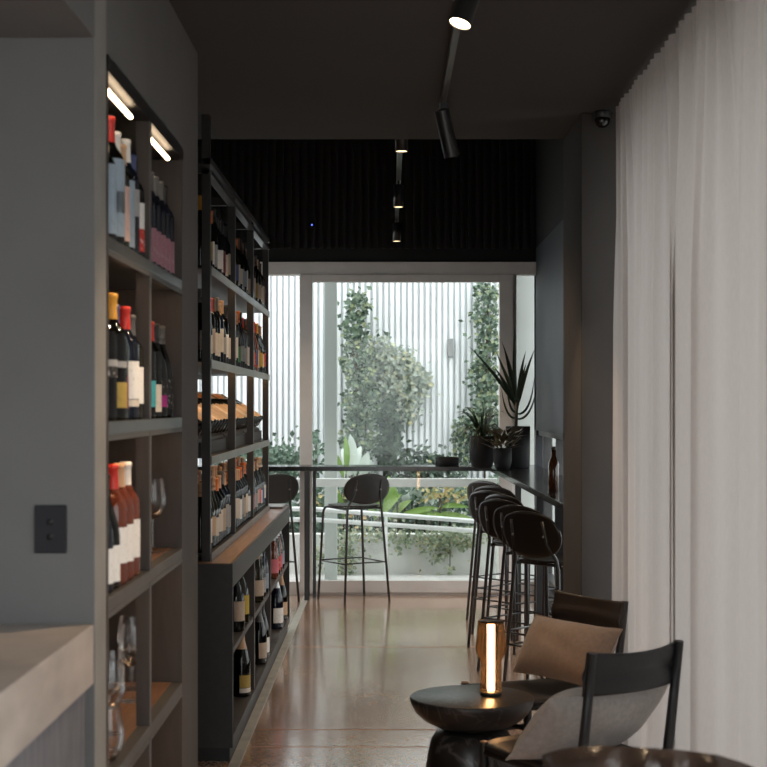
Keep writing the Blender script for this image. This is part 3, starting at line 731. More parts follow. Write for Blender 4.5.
# ------------------------------------------------------------------ bar stools
def make_stool():
    t = empty('bar_stool', (0, 0, 0), cat='bar stool', group='black perforated bar stools')
    def uvgrid(mb, fn, nu, nv, su, sv, name, th):
        me_mb = mb.grid(fn, nu, nv)
        o = me_mb.build(name, PERF, t)
        uvl = o.data.uv_layers.new(name='UVMap')
        for lp in o.data.loops:
            i, j = divmod(lp.vertex_index, nv)
            co = o.data.vertices[lp.vertex_index].co
            uvl.data[lp.index].uv = (co.x if name == 'seat' else math.atan2(co.x, 0.42) * 0.42, co.y if name == 'seat' else co.z)
        s_ = o.modifiers.new('thickness', 'SOLIDIFY'); s_.thickness = th; s_.offset = 0
        return o
    def sq(u, v, a, b, e):      # square to superellipse disc
        x, y = 2 * u - 1, 2 * v - 1
        xx = x * math.sqrt(max(0, 1 - y * y / 2)); yy = y * math.sqrt(max(0, 1 - x * x / 2))
        ex = 0.35
        xx = xx * (1 - ex) + x * ex * math.sqrt(max(0.0, 1 - 0.30 * y * y)); yy = yy * (1 - ex) + y * ex * math.sqrt(max(0.0, 1 - 0.30 * x * x))
        return xx * a, yy * b
    def seatf(u, v):
        x, y = sq(u, v, 0.195, 0.185, 1)
        rr = (x / 0.2) ** 2 + (y / 0.19) ** 2
        return (x, y + 0.005, 0.735 + 0.012 * rr - 0.014)
    uvgrid(MB(), seatf, 19, 19, 0.4, 0.38, 'seat', 0.010)
    def backf(u, v):
        x, z = sq(u, v, 0.198, 0.115, 1)
        y = -0.215 + 0.55 * x * x - 0.10 * (z / 0.11) * 0.25
        return (x, y, 0.866 + z)
    uvgrid(MB(), backf, 19, 15, 0.37, 0.22, 'backrest', 0.010)
    r = 0.0095
    for sx in (-1, 1):
        # front leg bends into the seat frame and meets the rear leg
        MB().tube([(sx * 0.205, 0.195, 0), (sx * 0.172, 0.178, 0.66), (sx * 0.168, 0.172, 0.695), (sx * 0.163, 0.152, 0.714), (sx * 0.155, 0.12, 0.718), (sx * 0.150, -0.155, 0.712)], r, 10).build('front_leg', STEEL, t)
        MB().tube([(sx * 0.195, -0.205, 0), (sx * 0.150, -0.165, 0.70), (sx * 0.140, -0.168, 0.745), (sx * 0.115, -0.205, 0.82), (sx * 0.105, -0.228, 0.935)], r, 10).build('rear_leg', STEEL, t)
        MB().tube([(sx * 0.190, 0.186, 0.30), (sx * 0.177, -0.190, 0.30)], 0.0055, 8).build('footrest', STEEL, t)
        for zz in (0.925, 0.86):
            c = MB().lathe([(0, 0), (0.007, 0), (0.006, 0.004), (0, 0.004)], 8).build('screw', LIGHTGREY, t)
            c.location = (sx * 0.105, -0.231 + (0.935 - zz) * 0.12, zz); c.rotation_euler = (math.pi / 2, 0, 0)
    MB().tube([(-0.190, 0.186, 0.305), (0.190, 0.186, 0.305)], 0.0055, 8).build('footrest', STEEL, t)
    MB().tube([(-0.177, -0.190, 0.305), (0.177, -0.190, 0.305)], 0.0055, 8).build('footrest', STEEL, t)
    MB().tube([(-0.152, 0.10, 0.717), (0.152, 0.10, 0.717)], 0.008, 8).build('seat_bar', STEEL, t)
    MB().tube([(-0.150, -0.12, 0.713), (0.150, -0.12, 0.713)], 0.008, 8).build('seat_bar', STEEL, t)
    return t
stool = make_stool()
spots = [
 (-0.262, 11.52, 31, 'black perforated bar stool standing alone in the middle of the far window bar'),
 (-0.955, 11.50, 33, 'black perforated bar stool half hidden behind the end of the wine rack'),
 (0.833, 10.45, -50, 'black perforated bar stool farthest along the counter, beside the potted plants'),
 (0.835, 9.82, -46, 'second bar stool from the window along the counter'),
 (0.780, 9.28, -48, 'third bar stool from the window along the counter, pulled out a little'),
 (0.850, 8.88, -56, 'fourth bar stool from the window along the counter'),
 (0.790, 8.43, -50, 'third bar stool from the charcoal column along the counter'),
 (0.837, 7.94, -48, 'second bar stool from the charcoal column along the counter'),
 (0.855, 7.49, -50, 'bar stool closest to the charcoal column, its perforated back in full view'),
]
for i, (x, y, a_, lb) in enumerate(spots):
    o = stool if i == 0 else copy_tree(stool)
    o.location = (x, y, 0); o.rotation_euler = (0, 0, math.radians(a_)); o['label'] = lb

# ------------------------------------------------------------------ things on the bar counter
ZB = 1.0302
a = W(518, 466, 11.2); yk = (a[0], 11.2)
yu = empty('potted_yucca', (yk[0], 11.2, ZB), label='spiky dark yucca in a tall black pot at the counter corner', cat='potted plant')
MB().lathe([(0, 0), (0.083, 0), (0.088, 0.006), (0.092, 0.310), (0.086, 0.312), (0.084, 0.285), (0, 0.285)], 32).build('pot', POT, yu)
MB().lathe([(0, 0.2855), (0.083, 0.286)], 24).build('soil', SOIL, yu)
off = (yk[0], 11.2, ZB)
bx, bz = (517 - VX) * 11.2 / F, H - (400 - VY) * 11.2 / F
MB().tube([(yk[0] - 0.015, 11.2, ZB + 0.285), (bx - 0.005, 11.2, bz - 0.1), (bx, 11.2, bz)], [0.012, 0.012, 0.016], 8).build('stem', STEM, yu, off)
fol = MB()
tips = [(468, 346, -.05), (496, 350, .05), (500.5, 341.5, -.1), (514.6, 326.5, 0), (536.5, 347, .08), (505, 345, .15), (524, 352, -.15), (511, 360, .2), (528, 362, .12), (492, 366, -.15)]
for px, py, dy in tips:
    e = Vector(((px - VX) * 11.2 / F, 11.2 + dy, H - (py - VY) * 11.2 / F)); s0 = Vector((bx + R.uniform(-.01, .01), 11.2, bz - R.uniform(0, .06)))
    mid = (s0 + e) / 2 + Vector((R.uniform(-.02, .02), 0, 0.03))
    P_ = []
    for i in range(9):
        u = i / 8; P_.append(s0 * (1 - u) ** 2 + mid * 2 * u * (1 - u) + e * u * u)
    fol.blade(P_, [0.018, 0.027, 0.030, 0.029, 0.025, 0.020, 0.014, 0.008, 0.001])
for px, py, s_y, dy in ((502, 389, 418, .05), (506, 380, 412, -.05), (536, 374, 414, .1), (536, 386, 419, -.08)):
    e = Vector(((px - VX) * 11.2 / F, 11.2 + dy, H - (py - VY) * 11.2 / F)); s0 = Vector((bx - .004, 11.2, H - (s_y - VY) * 11.2 / F))
    mid = Vector(((s0.x * .25 + e.x * .75), 11.2, s0.z - 0.02))
    P_ = [s0 * (1 - i / 8) ** 2 + mid * 2 * (i / 8) * (1 - i / 8) + e * (i / 8) ** 2 for i in range(9)]
    fol.blade(P_, [0.010, 0.016, 0.018, 0.018, 0.016, 0.013, 0.010, 0.006, 0.001])
fol.build('leaves', LEAF_D, yu, off)

def small_plant(px0, px1, pytop, d, name, label, leaves_m, kind):
    cx = ((px0 + px1) / 2 - VX) * d / F; r = (px1 - px0) / 2 * d / F; h = H - (pytop - VY) * d / F - ZB
    t = empty(name, (cx, d, ZB), label=label, cat='potted plant')
    MB().lathe([(0, 0), (r * 0.62, 0), (r * 0.8, 0.012), (r * 0.97, h * 0.35), (r, h), (r * 0.92, h), (r * 0.9, h * 0.9), (0, h * 0.9)], 28).build('pot', POT, t)
    MB().lathe([(0, h * 0.905), (r * 0.88, h * 0.905)], 20).build('soil', SOIL, t)
    f_ = MB()
    for i in range(60 if kind == 'spider' else 60):
        an = R.uniform(0, 2 * math.pi)
        if kind == 'spider':
            L = R.uniform(.14, .26); lift = R.uniform(.02, .22)
            dirv = Vector((math.cos(an), math.sin(an) * .7, 0)); s0 = Vector((0, 0, h * .9)) + dirv * 0.01
            e = s0 + dirv * L * 0.8 + Vector((0, 0, lift - 0.10 * (1 if lift < .14 else 0)))
            mid = s0 + dirv * L * 0.4 + Vector((0, 0, lift + 0.08))
            P_ = [s0 * (1 - q / 7) ** 2 + mid * 2 * (q / 7) * (1 - q / 7) + e * (q / 7) ** 2 for q in range(8)]
            f_.blade(P_, [0.006, 0.010, 0.011, 0.011, 0.010, 0.008, 0.005, 0.001], nrm=(0, -.6, 1))
        else:
            dirv = Vector((math.cos(an), math.sin(an) * .8, R.uniform(.1, 1.2)))
            s0 = Vector((math.cos(an) * r * R.uniform(0, 1.3), math.sin(an) * r, h * .9 + R.uniform(0, .12)))
            f_.leaf(s0, dirv, (0, 0, 1), R.uniform(.08, .14), R.uniform(.035, .055))
    f_.build('leaves', leaves_m, t)
    return t
small_plant(469, 495, 436, 11.15, 'potted_spider_plant', 'arching spider plant in a rounded black pot on the counter', LEAF_D, 'spider')
small_plant(493, 512, 448, 10.95, 'potted_croton', 'small bronze-leaved plant in a black pot before the yucca pot', LEAF_BR, 'leafy')
a = W(447, 466, 11.6)
o = MB().lathe([(0, 0), (0.088, 0), (0.091, 0.003), (0.091, 0.068), (0.085, 0.068), (0.084, 0.006), (0, 0.006)], 32).build('round_dish', POT)
o.location = (a[0], 11.58, ZB); tag(o, 'low round black dish on the window bar', 'dish')
t = empty('amber_carafe', (0.905, 8.2, ZB), label='slender dark amber glass vessel on the counter by the column', cat='carafe')
AMB = mat('amber_glass', (0.045, 0.016, 0.006), 0.06, trans=0.35)
MB().lathe([(0, 0), (0.028, 0), (0.030, 0.004), (0.030, 0.15), (0.020, 0.175), (0.012, 0.195), (0.012, 0.225), (0, 0.225)], 20).build('body', AMB, t)
MB().lathe([(0, 0.2255), (0.0135, 0.2255), (0.0135, 0.243), (0, 0.243)], 14).build('stopper', STEEL, t)

# ------------------------------------------------------------------ lounge chairs
def make_chair(loc, ang, w, d, top, seat_m, back_m, label, group):
    t = empty('lounge_chair', (loc[0], loc[1], 0), ang, label, 'chair', group)
    hw, hd = w / 2, d / 2
    for sx in (-1, 1):
        fl = MB().tube([(sx * hw, hd, 0), (sx * hw, hd, 0.405)], 0.0155, 12).build('front_leg', CHAIRWOOD, t)
        cp = MB().lathe([(0, 0.4052), (0.0145, 0.4052), (0.0145, 0.4075), (0, 0.4075)], 12, (sx * hw, hd, 0)).build('end_cap', ENDGRAIN, fl)
        rl = MB().tube([(sx * hw, -hd + 0.03, 0), (sx * hw, -hd + 0.035, 0.36), (sx * hw, -hd + 0.015, 0.50), (sx * hw, -hd - 0.02, top)], [0.016, 0.017, 0.0165, 0.014], 12).build('rear_post', CHAIRWOOD, t)
        for zz in (top - 0.03, top - 0.115):
            c = MB().lathe([(0, 0), (0.005, 0), (0.004, 0.003), (0, 0.003)], 10).build('screw', BRASS, rl)
            c.location = (sx * hw, -hd - 0.028 + (top - zz) * 0.14, zz); c.rotation_euler = (math.pi / 2, 0, 0)
        MB().tube([(sx * hw, hd, 0.375), (sx * hw, -hd + 0.03, 0.355)], 0.0125, 10).build('side_rail', CHAIRWOOD, t)
        MB().tube([(sx * hw, hd, 0.20), (sx * hw, -hd + 0.03, 0.20)], 0.009, 8).build('stretcher', CHAIRWOOD, t)
    MB().tube([(-hw, hd, 0.378), (hw, hd, 0.378)], 0.0125, 10).build('front_rail', CHAIRWOOD, t)
    MB().tube([(-hw, -hd + 0.03, 0.357), (hw, -hd + 0.03, 0.357)], 0.0125, 10).build('rear_rail', CHAIRWOOD, t)
    MB().tube([(-hw, hd - 0.01, 0.29), (hw, hd - 0.01, 0.29)], 0.009, 8).build('stretcher', CHAIRWOOD, t)
    def seatf(u, v):
        x = (u - .5) * (w + 0.02); y = -hd + 0.03 + (d - 0.02) * v
        return (x, y, 0.372 + 0.020 * v - 0.030 * (1 - (2 * u - 1) ** 2) * (1 - (2 * v - 1) ** 2) + 0.010 * (1 - abs(2 * u - 1) ** 6))
    o = MB().grid(seatf, 15, 15).build('seat', seat_m, t)
    s_ = o.modifiers.new('thickness', 'SOLIDIFY'); s_.thickness = 0.012; s_.offset = 0
    def backf(u, v):
        x = (u - .5) * (w + 0.016); q = 1 - (2 * u - 1) ** 2
        zc = top - 0.135 + 0.135 * v
        y = -hd + 0.016 - 0.02 * v - 0.040 * q * 1.0 + (0.010 * math.exp(-((v - .45) / .12) ** 2))
        return (x, y, zc - 0.012 * q * (v > .5) * (v - .5) * 2)
    o = MB().grid(backf, 19, 13).build('backrest', back_m, t)
    s_ = o.modifiers.new('thickness', 'SOLIDIFY'); s_.thickness = 0.009; s_.offset = 0
    return t
g = 'black framed lounge chairs around the marble table'
f1 = Vector((-0.61, 0.79)); m1 = Vector((0.755, 4.615)) + f1 * 0.24
make_chair(m1, math.atan2(-f1.x, f1.y), 0.385, 0.47, 0.758, LEATHER_B, LEATHER_B, 'black lounge chair seen from behind with a grey cushion on it', g)
f2 = Vector((-0.84, -0.54)); m2 = Vector((0.802, 6.0)) + f2 * 0.235
make_chair(m2, math.atan2(-f2.x, f2.y), 0.40, 0.46, 0.737, LEATHER_D, LEATHER_D, 'dark brown lounge chair by the column with a tan cushion on it', g)

def cushion(name, m, cen_bot, cen_top, u, w, T, label):
    cb, ct, u = Vector(cen_bot), Vector(cen_top), Vector(u).normalized()
    v = (ct - cb); hgt = v.length; v.normalize(); n = u.cross(v).normalized()
    c = (cb + ct) / 2
    mb = MB()
    rr = random.Random(len(name))
    for side in (1, -1):
        def fn(a, b_):
            x, y = 2 * a - 1, 2 * b_ - 1
            th = T * (max(0, 1 - abs(x) ** 2.6) ** 0.55) * (max(0, 1 - abs(y) ** 2.6) ** 0.55)
            pin = 1 - 0.07 * (1 - abs(y) ** 2) * abs(x) ** 4
            pin2 = 1 - 0.08 * (1 - abs(x) ** 2) * abs(y) ** 4
            wr = 0.006 * math.sin(7 * x + 3 * y) * math.sin(5 * y - 2 * x) * (1 - x * x) * (1 - y * y)
            return c + u * (x * w / 2 * pin) + v * (y * hgt / 2 * pin2) + n * (side * (th / 2 + wr))
        mb.grid(fn, 23, 19)
        if side < 0:
            k0 = len(mb.f) - 22 * 18
            mb.f[k0:] = [tuple(reversed(q)) for q in mb.f[k0:]]
    o = mb.build(name, m, None, tuple(c))
    pp = MB()
    edge = []
    K = 14
    for sx in range(K): edge.append((-1 + 2 * sx / K, -1))
    for sx in range(K): edge.append((1, -1 + 2 * sx / K))
    for sx in range(K): edge.append((1 - 2 * sx / K, 1))
    for sx in range(K): edge.append((-1, 1 - 2 * sx / K))
    edge.append(edge[0])
    ring = []
    for x, y in edge:
        pin = 1 - 0.07 * (1 - abs(y) ** 2) * abs(x) ** 4; pin2 = 1 - 0.08 * (1 - abs(x) ** 2) * abs(y) ** 4
        ring.append(u * (x * w / 2 * pin) + v * (y * hgt / 2 * pin2))
    pp.tube(ring, 0.003, 6).build('piping', m, o)
    return tag(o, label, 'cushion')
cushion('grey_cushion', FAB_GREY, (0.585, 4.850, 0.392), (0.708, 4.700, 0.612), (0.79, 0.61, 0), 0.55, 0.15, 'grey linen cushion leaning inside the black lounge chair')
cushion('tan_cushion', FAB_TAN, (0.650, 5.845, 0.425), (0.752, 5.955, 0.640), (0.58, -0.80, 0), 0.50, 0.16, 'tan linen cushion leaning inside the dark brown lounge chair')

# the leather armchair in front, only its top in view
f3 = Vector((0.25, 0.97)).normalized(); c3 = Vector((0.560, 3.10))
arm = empty('leather_armchair', (c3.x + f3.x * 0.25, c3.y + f3.y * 0.25, 0), math.atan2(-f3.x, f3.y), 'wrinkled brown leather armchair with its rounded back towards us', 'armchair')
def pillow_fn(w, hgt, T, cz, cy, tilt, side):
    def fn(a, b_):
        x, y = 2 * a - 1, 2 * b_ - 1
        th = T * (max(0, 1 - abs(x) ** 3) ** 0.5) * (max(0, 1 - abs(y) ** 3) ** 0.5)
        wr = 0.032 * math.sin(12 * x + 4 * math.sin(3 * y)) * (1 - abs(x) ** 4) * (0.4 + 0.6 * abs(y)) * (1 - abs(y) ** 8)
        fd = 0.024 * math.sin(13 * x + 5 * y + 3 * math.sin(4 * x)) * (1 - x ** 4) * max(0, 1 - y ** 6)
        yy = cy + side * (th / 2 + fd) - tilt * y * hgt / 2
        return (x * w / 2, yy, cz + y * hgt / 2 * (1 - 0.13 * abs(x) ** 4) - 0.022 * (x > 0) * x * x + wr * 0.6)
    return fn
def pillow(name, m, par, w, hgt, T, cz, cy, tilt):
    mb = MB()
    for side in (1, -1):
        mb.grid(pillow_fn(w, hgt, T, cz, cy, tilt, side), 33, 25)
        if side > 0:
            k0 = len(mb.f) - 32 * 24
            mb.f[k0:] = [tuple(reversed(q)) for q in mb.f[k0:]]
    return mb.build(name, m, par)
pillow('back_cushion', LEATHER_S, arm, 0.47, 0.42, 0.16, 0.592, -0.25, 0.25)
def seatc(u, v):
    x, y = 2 * u - 1, 2 * v - 1
    return (x * 0.24, y * 0.24 + 0.02, 0.40 + 0.06 * (1 - x ** 6) ** .5 * (1 - y ** 6) ** .5 if abs(x) < 1 and abs(y) < 1 else 0.37)
o = MB().grid(seatc, 21, 21).build('seat_cushion', LEATHER_S, arm); s_ = o.modifiers.new('thickness', 'SOLIDIFY'); s_.thickness = 0.05; s_.offset = -1
for sx in (-1, 1):
    MB().tube([(sx * 0.25, 0.25, 0), (sx * 0.25, 0.25, 0.36)], 0.018, 12).build('leg', CHAIRWOOD, arm)
    MB().tube([(sx * 0.225, -0.20, 0), (sx * 0.225, -0.21, 0.35), (sx * 0.215, -0.30, 0.745)], 0.016, 12).build('rear_post', CHAIRWOOD, arm)
    MB().tube([(sx * 0.25, 0.25, 0.34), (sx * 0.225, -0.20, 0.33)], 0.015, 10).build('side_rail', CHAIRWOOD, arm)

# ------------------------------------------------------------------ marble table and lamp
TX, TY, TZ = 0.303, 5.41, 0.45
tb = empty('side_table', (TX, TY, 0), label='round black marble side table with bowl-shaped top', cat='table')
MB().lathe([(0, 0.335), (0.085, 0.335), (0.130, 0.345), (0.175, 0.368), (0.205, 0.396), (0.220, 0.425), (0.2245, 0.442), (0.222, 0.4485), (0.217, 0.45), (0, 0.45)], 64).build('tabletop', MARBLE, tb)
MB().lathe([(0, 0), (0.185, 0), (0.190, 0.01), (0.176, 0.14), (0.160, 0.24), (0.148, 0.295), (0.130, 0.322), (0.100, 0.334), (0, 0.3345)], 64).build('pedestal', MARBLE, tb)
lx = (491 - VX) * 5.43 / F
lp = empty('table_lamp', (lx, 5.43, TZ + 0.0002), label='glowing amber reeded-glass lamp on the marble table', cat='lamp')
MB().lathe([(0, 0), (0.036, 0), (0.038, 0.003), (0.038, 0.012), (0.030, 0.014), (0, 0.014)], 32).build('base', STEEL, lp)
MB().lathe([(0.0375, 0.012), (0.0375, 0.118), (0.040, 0.130), (0.052, 0.152), (0.0555, 0.164), (0.0545, 0.185), (0.0465, 0.268), (0.0455, 0.270)], 120, flute=0.012).build('shade', SHADE, lp)
MB().lathe([(0, 0.262), (0.043, 0.262), (0.043, 0.268), (0, 0.268)], 32).build('top_cap', STEEL, lp)
MB().lathe([(0, 0.018), (0.0130, 0.018), (0.0130, 0.258), (0, 0.258)], 20).build('light_tube', LAMPCORE, lp)

# ------------------------------------------------------------------ curtain
def cfold(y, z):
    low = 1 - z / 2.72
    a1 = math.sin(2 * math.pi * y / 0.085 + 1.1 * math.sin(y * 3.1))
    ph = 2 * math.pi * y / 0.34 + 1.5 * math.sin(2.3 * y + 0.6) + 0.9 * math.sin(5.1 * y) + 0.30 * math.sin(z * 1.1 + 2.2 * y) * low
    g_ = min(1.0, max(0.0, low) * 3.2) ** 0.8
    dp = 0.6 + 0.4 * math.sin(2.9 * y + 1.0)
    a2 = math.sin(ph)
    a3 = math.sin(2 * math.pi * y / 0.137 + 2 * math.sin(1.9 * y) + 0.4 * low)
    xx = 0.950 + (0.014 - 0.010 * g_) * a1 + (0.004 + 0.034 * g_ * dp) * a2 + 0.006 * g_ * a3 + 0.022 * g_ * math.sin(2 * math.pi * y / 0.83 + 1.2)
    yy = y + g_ * dp * 0.022 * math.sin(2 * ph + 0.5) - g_ * 0.020 * math.cos(ph)
    return xx, yy, z
mb = MB(); NY, NZ = 900, 25
mb.grid(lambda u, v: cfold(6.22 - 3.45 * u, 0.01 + 2.72 * v), NY, NZ)
o = mb.build('curtain', CURTAIN)
tag(o, 'long pale sheer linen curtain hanging in folds along the window side', 'curtain')

# ------------------------------------------------------------------ ceiling fittings
o = MB().box(0.212, 0.234, 4.0, 6.15, 2.715, 2.74).build('lighting_track', STEEL); tag(o, 'black ceiling lighting track over the lounge', 'track')
def spot(loc, aim, L, label, rec, energy, ang=60):
    loc = Vector(loc); d = (Vector(aim) - loc).normalized()
    t = empty('track_spotlight', tuple(loc), label=label, cat='spotlight', group='black cylinder track spotlights')
    MB().tube([Vector((0, 0, 2.715 - loc.z)), Vector((0, 0, 0.0))], 0.008, 8).build('bracket', STEEL, t)
    MB().box(-0.014, 0.014, -0.05, 0.05, 2.695 - loc.z, 2.7148 - loc.z).build('adapter', STEEL, t)
    bd = MB().tube([-d * 0.03, d * (L - 0.03)], 0.0315, 24, cap=False).tube([d * (L - 0.03), -d * 0.029], 0.0295, 24, cap=False).tube([-d * 0.031, -d * 0.029], 0.0315, 24)
    bd.build('body', STEEL, t)
    MB().tube([d * (L - 0.03 - rec - 0.002), d * (L - 0.03 - rec)], 0.0285, 24).build('lens', SPOTLENS, t)
    ld = bpy.data.lights.new('spot_beam', 'SPOT'); ld.energy = energy; ld.color = (1.0, 0.72, 0.46); ld.spot_size = math.radians(ang); ld.spot_blend = 0.6; ld.shadow_soft_size = 0.025
    lo = bpy.data.objects.new('spot_beam', ld); COL.objects.link(lo); lo.parent = t
    lo.location = d * (L - 0.02); lo.rotation_euler = d.to_track_quat('-Z', 'Y').to_euler()
    return t
spot((0.243, 4.20, 2.690), (-0.45, 3.75, 0.60), 0.17, 'lit black cylinder spotlight cut by the top of the picture', 0.003, 50, 80)
spot((0.225, 6.08, 2.665), (0.80, 6.62, 0.2), 0.19, 'black cylinder spotlight at the far end of the lounge track', 0.03, 34, 58)
o = MB().box(0.050, 0.078, 7.0, 11.4, 2.86, 2.885).build('lighting_track', STEEL); tag(o, 'black lighting track hung over the window bar aisle', 'track')
MB().tube([(0.064, 8.0, 2.885), (0.064, 8.0, 4.0)], 0.005, 6).build('suspension_rod', STEEL, o)
MB().tube([(0.064, 10.6, 2.885), (0.064, 10.6, 4.0)], 0.005, 6).build('suspension_rod', STEEL, o)
for i, (y, lb) in enumerate(((7.1, 'closest of three small downlights on the suspended dark track'), (9.1, 'middle of three small downlights on the suspended dark track'), (11.0, 'downlight of three on the suspended track nearest the window'))):
    t = empty('downlight', (0.064, y, 2.70), label=lb, cat='downlight', group='downlights over the window bar aisle')
    MB().lathe([(0.028, 0.0), (0.030, 0.0), (0.030, 0.135), (0, 0.135)], 24).build('body', STEEL, t)
    MB().tube([(0, 0, 0.135), (0, 0, 0.16)], 0.006, 8).build('bracket', STEEL, t)
    MB().lathe([(0, 0.002), (0.0278, 0.002), (0.0278, 0.004), (0, 0.004)], 24).build('lens', DOWNLENS, t)
    MB().box(-0.012, 0.012, 0.18, 0.55, 0.150, 0.1595).build('driver_box', LIGHTGREY, t)
    ld = bpy.data.lights.new('down_beam', 'SPOT'); ld.energy = 30; ld.color = (1.0, 0.72, 0.46); ld.spot_size = math.radians(125); ld.spot_blend = 0.6; ld.shadow_soft_size = 0.025
    lo = bpy.data.objects.new('down_beam', ld); COL.objects.link(lo); lo.parent = t; lo.location = (0, 0, -0.004)
a = W(601, 118, 6.33)
t = empty('security_camera', (0.905, 6.33, 2.735), label='black dome camera at the top of the charcoal column', cat='camera')
MB().lathe([(0, 0.004), (0.035, 0.004), (0.037, 0.0), (0.037, -0.02), (0.033, -0.024), (0, -0.024)], 24).build('mount', STEEL, t)
MB().lathe([(0, -0.066), (0.016, -0.063), (0.027, -0.052), (0.032, -0.036), (0.030, -0.024), (0, -0.024)], 24).build('dome', COUNTER, t)
a = W(312, 225, 11.84)
t = empty('wall_sensor', (a[0], 11.85, a[2]), label='small black sensor with a blue light on the batten wall', cat='sensor')
MB().box(-0.03, 0.03, -0.02, 0.003, -0.02, 0.02).build('housing', POT, t)
c = MB().lathe([(0, 0), (0.006, 0), (0, 0.004)], 8).build('indicator', BLUELED, t); c.location = (0, -0.021, 0); c.rotation_euler = (math.pi / 2, 0, 0)

# ------------------------------------------------------------------ outside
FD = 15.5
GROUND = mat('outside_paving', (0.42, 0.41, 0.39), 0.8, var=0.15, scale=3)
struct('ground', box(-25, 25, -25, 40, -0.30, -0.12), GROUND)
struct('ground_terrace', box(-2.6, 4, 12.0, 13.5, -0.12, -0.02), GROUND)
CONC = mat('concrete_block', (0.62, 0.62, 0.59), 0.85, var=0.22, scale=3.0, bump=0.1)
w = MB()
x = -4.0; rr = random.Random(3)
while x < 4.5:
    for zz in (0, 1): 
        xo = 0.2 * zz
        w.box(x + xo, x + xo + 0.394, 13.5, 13.68, -0.02 + zz * 0.18, -0.02 + zz * 0.18 + 0.174)
    x += 0.4
w.box(-4.0, 4.6, 13.505, 13.675, -0.1, 0.335)
struct('wall_garden', w, CONC)
struct('ground_bed', box(-4, 4.6, 13.68, 15.6, -0.1, 0.30), SOIL)
fm = MB(); pitch = 0.061
xs = []; x = -4.0
prof = []
while x < 4.8:
    prof += [(x, 0), (x + 0.033, 0), (x + 0.037, 0.050), (x + 0.057, 0.050)]; x += pitch
b = len(fm.v)
for x, d in prof: fm.v += [(x, FD + d, 0.25), (x, FD + d, 4.2)]
for i in range(len(prof) - 1):
    fm.f.append((2 * i, 2 * i + 2, 2 * i + 3, 2 * i + 1)); fm.sm.append(False)
FENCE = mat('white_corrugated_steel', (0.80, 0.82, 0.83), 0.5, var=0.03, scale=2)
o = fm.build('corrugated_fence', FENCE); s_ = o.modifiers.new('thickness', 'SOLIDIFY'); s_.thickness = 0.002
tag(o, 'white corrugated metal fence behind the planting', 'fence')
a = W(450.5, 348, FD)
o = MB().box(a[0] - 0.028, a[0] + 0.028, FD - 0.07, FD + 0.003, a[2] - 0.095, a[2] + 0.095).build('wall_lamp', LIGHTGREY, None, bevel=0.004); tag(o, 'small grey box lamp on the white corrugated fence', 'wall lamp')
struct('wall_outside_return', box(0.93, 1.9, 12.35, 12.6, -0.1, 3.4), POSTMETAL)
a0, a1 = W(324.5, 0, 13.0), W(337, 533, 13.0)
o = MB().box(a0[0], a1[0], 13.0, 13.1, -0.02, 3.6).build('canopy_post', POSTMETAL, None, bevel=0.004); tag(o, 'pale grey square post outside the sliding door', 'post')
o = MB().box(-2.6, 0.92, 12.62, 12.66, 0.81, 0.882).build('guard_rail', WHITEMETAL, None, bevel=0.003); tag(o, 'wide flat white rail outside at bar height', 'rail')
for x in (-2.5, 0.86): MB().box(x, x + 0.05, 12.66, 12.70, -0.02, 0.85).build('rail_post', WHITEMETAL, o)
hr = empty('handrail', (0, 12.9, -0.02), label='double white tubular ramp handrail outside the window', cat='handrail')
off = (0, 12.9, -0.02)
for (ya, yb) in ((509, 521.5), (519.5, 531)):
    p0, p1 = W(313, ya, 12.9), W(478, yb, 12.9)
    sl = (p1[2] - p0[2]) / (p1[0] - p0[0])
    MB().tube([(-2.4, 12.9, p0[2] + 0.06), (p0[0] - 0.3, 12.9, p0[2] + 0.0), (p0[0], 12.9, p0[2]), (1.6, 12.9, p0[2] + sl * (1.6 - p0[0]))], 0.020, 12).build('rail_tube', WHITEMETAL, hr, off)
for px in (386, 560): MB().tube([(W(px, 0, 12.9)[0], 12.9, -0.02), (W(px, 0, 12.9)[0], 12.9, W(0, 512 if px < 400 else 524, 12.9)[2])], 0.014, 10).build('rail_post', WHITEMETAL, hr, off)

RL = random.Random(5)
def cloud(mb, blobs, d, dsp, size, dens=1.0):
    for (px, py, rx, ry, n) in blobs:
        for _ in range(int(n * dens)):
            while True:
                u, v = RL.uniform(-1, 1), RL.uniform(-1, 1)
                if u * u + v * v <= 1: break
            x, _y, z = W(px + u * rx, py + v * ry, d)
            y = d + RL.uniform(-dsp, dsp)
            if RL.random() < .12: x += RL.gauss(0, .10); z += RL.gauss(0, .10)
            dr = Vector((RL.uniform(-1, 1), RL.uniform(-.9, .1), RL.uniform(-1, .6)))
            mb.leaf((x, y, z), dr, (RL.uniform(-.5, .5), -1, RL.uniform(0, 1)), size * RL.uniform(.6, 1.3), size * RL.uniform(.45, .9))
    return mb
def plant(name, label, cat, m, blobs, d, dsp, size, stem_pts, group=None, dens=1.0, stem_r=0.012):
    z0 = 0.30 if d > 13.6 else -0.02
    cx = W(blobs[-1][0], 0, d)[0]
    t = empty(name, (cx, d, z0), label=label, cat=cat, group=group)
    off = (cx, d, z0)
    cloud(MB(), blobs, d, dsp, size, dens).build('foliage', m, t, off)
    s_ = MB()
    for pl in stem_pts: s_.tube([(W(px, py, d)[0], d, max(z0, W(px, py, d)[2])) for px, py in pl], stem_r, 6)
    s_.build('stem', STEM, t, off)
    return t
plant('climbing_ivy', 'tall column of dark ivy climbing the white fence', 'ivy', FOL_IVY,
      [(358, 305, 11, 12, 130), (352, 298, 3, 14, 20), (354, 330, 13, 20, 200), (358, 362, 16, 26, 320), (360, 402, 17, 26, 380), (358, 440, 17, 32, 420)], 15.33, 0.09, 0.062,
      [[(358, 560), (356, 400), (358, 310)], [(362, 480), (366, 420), (350, 340)]])
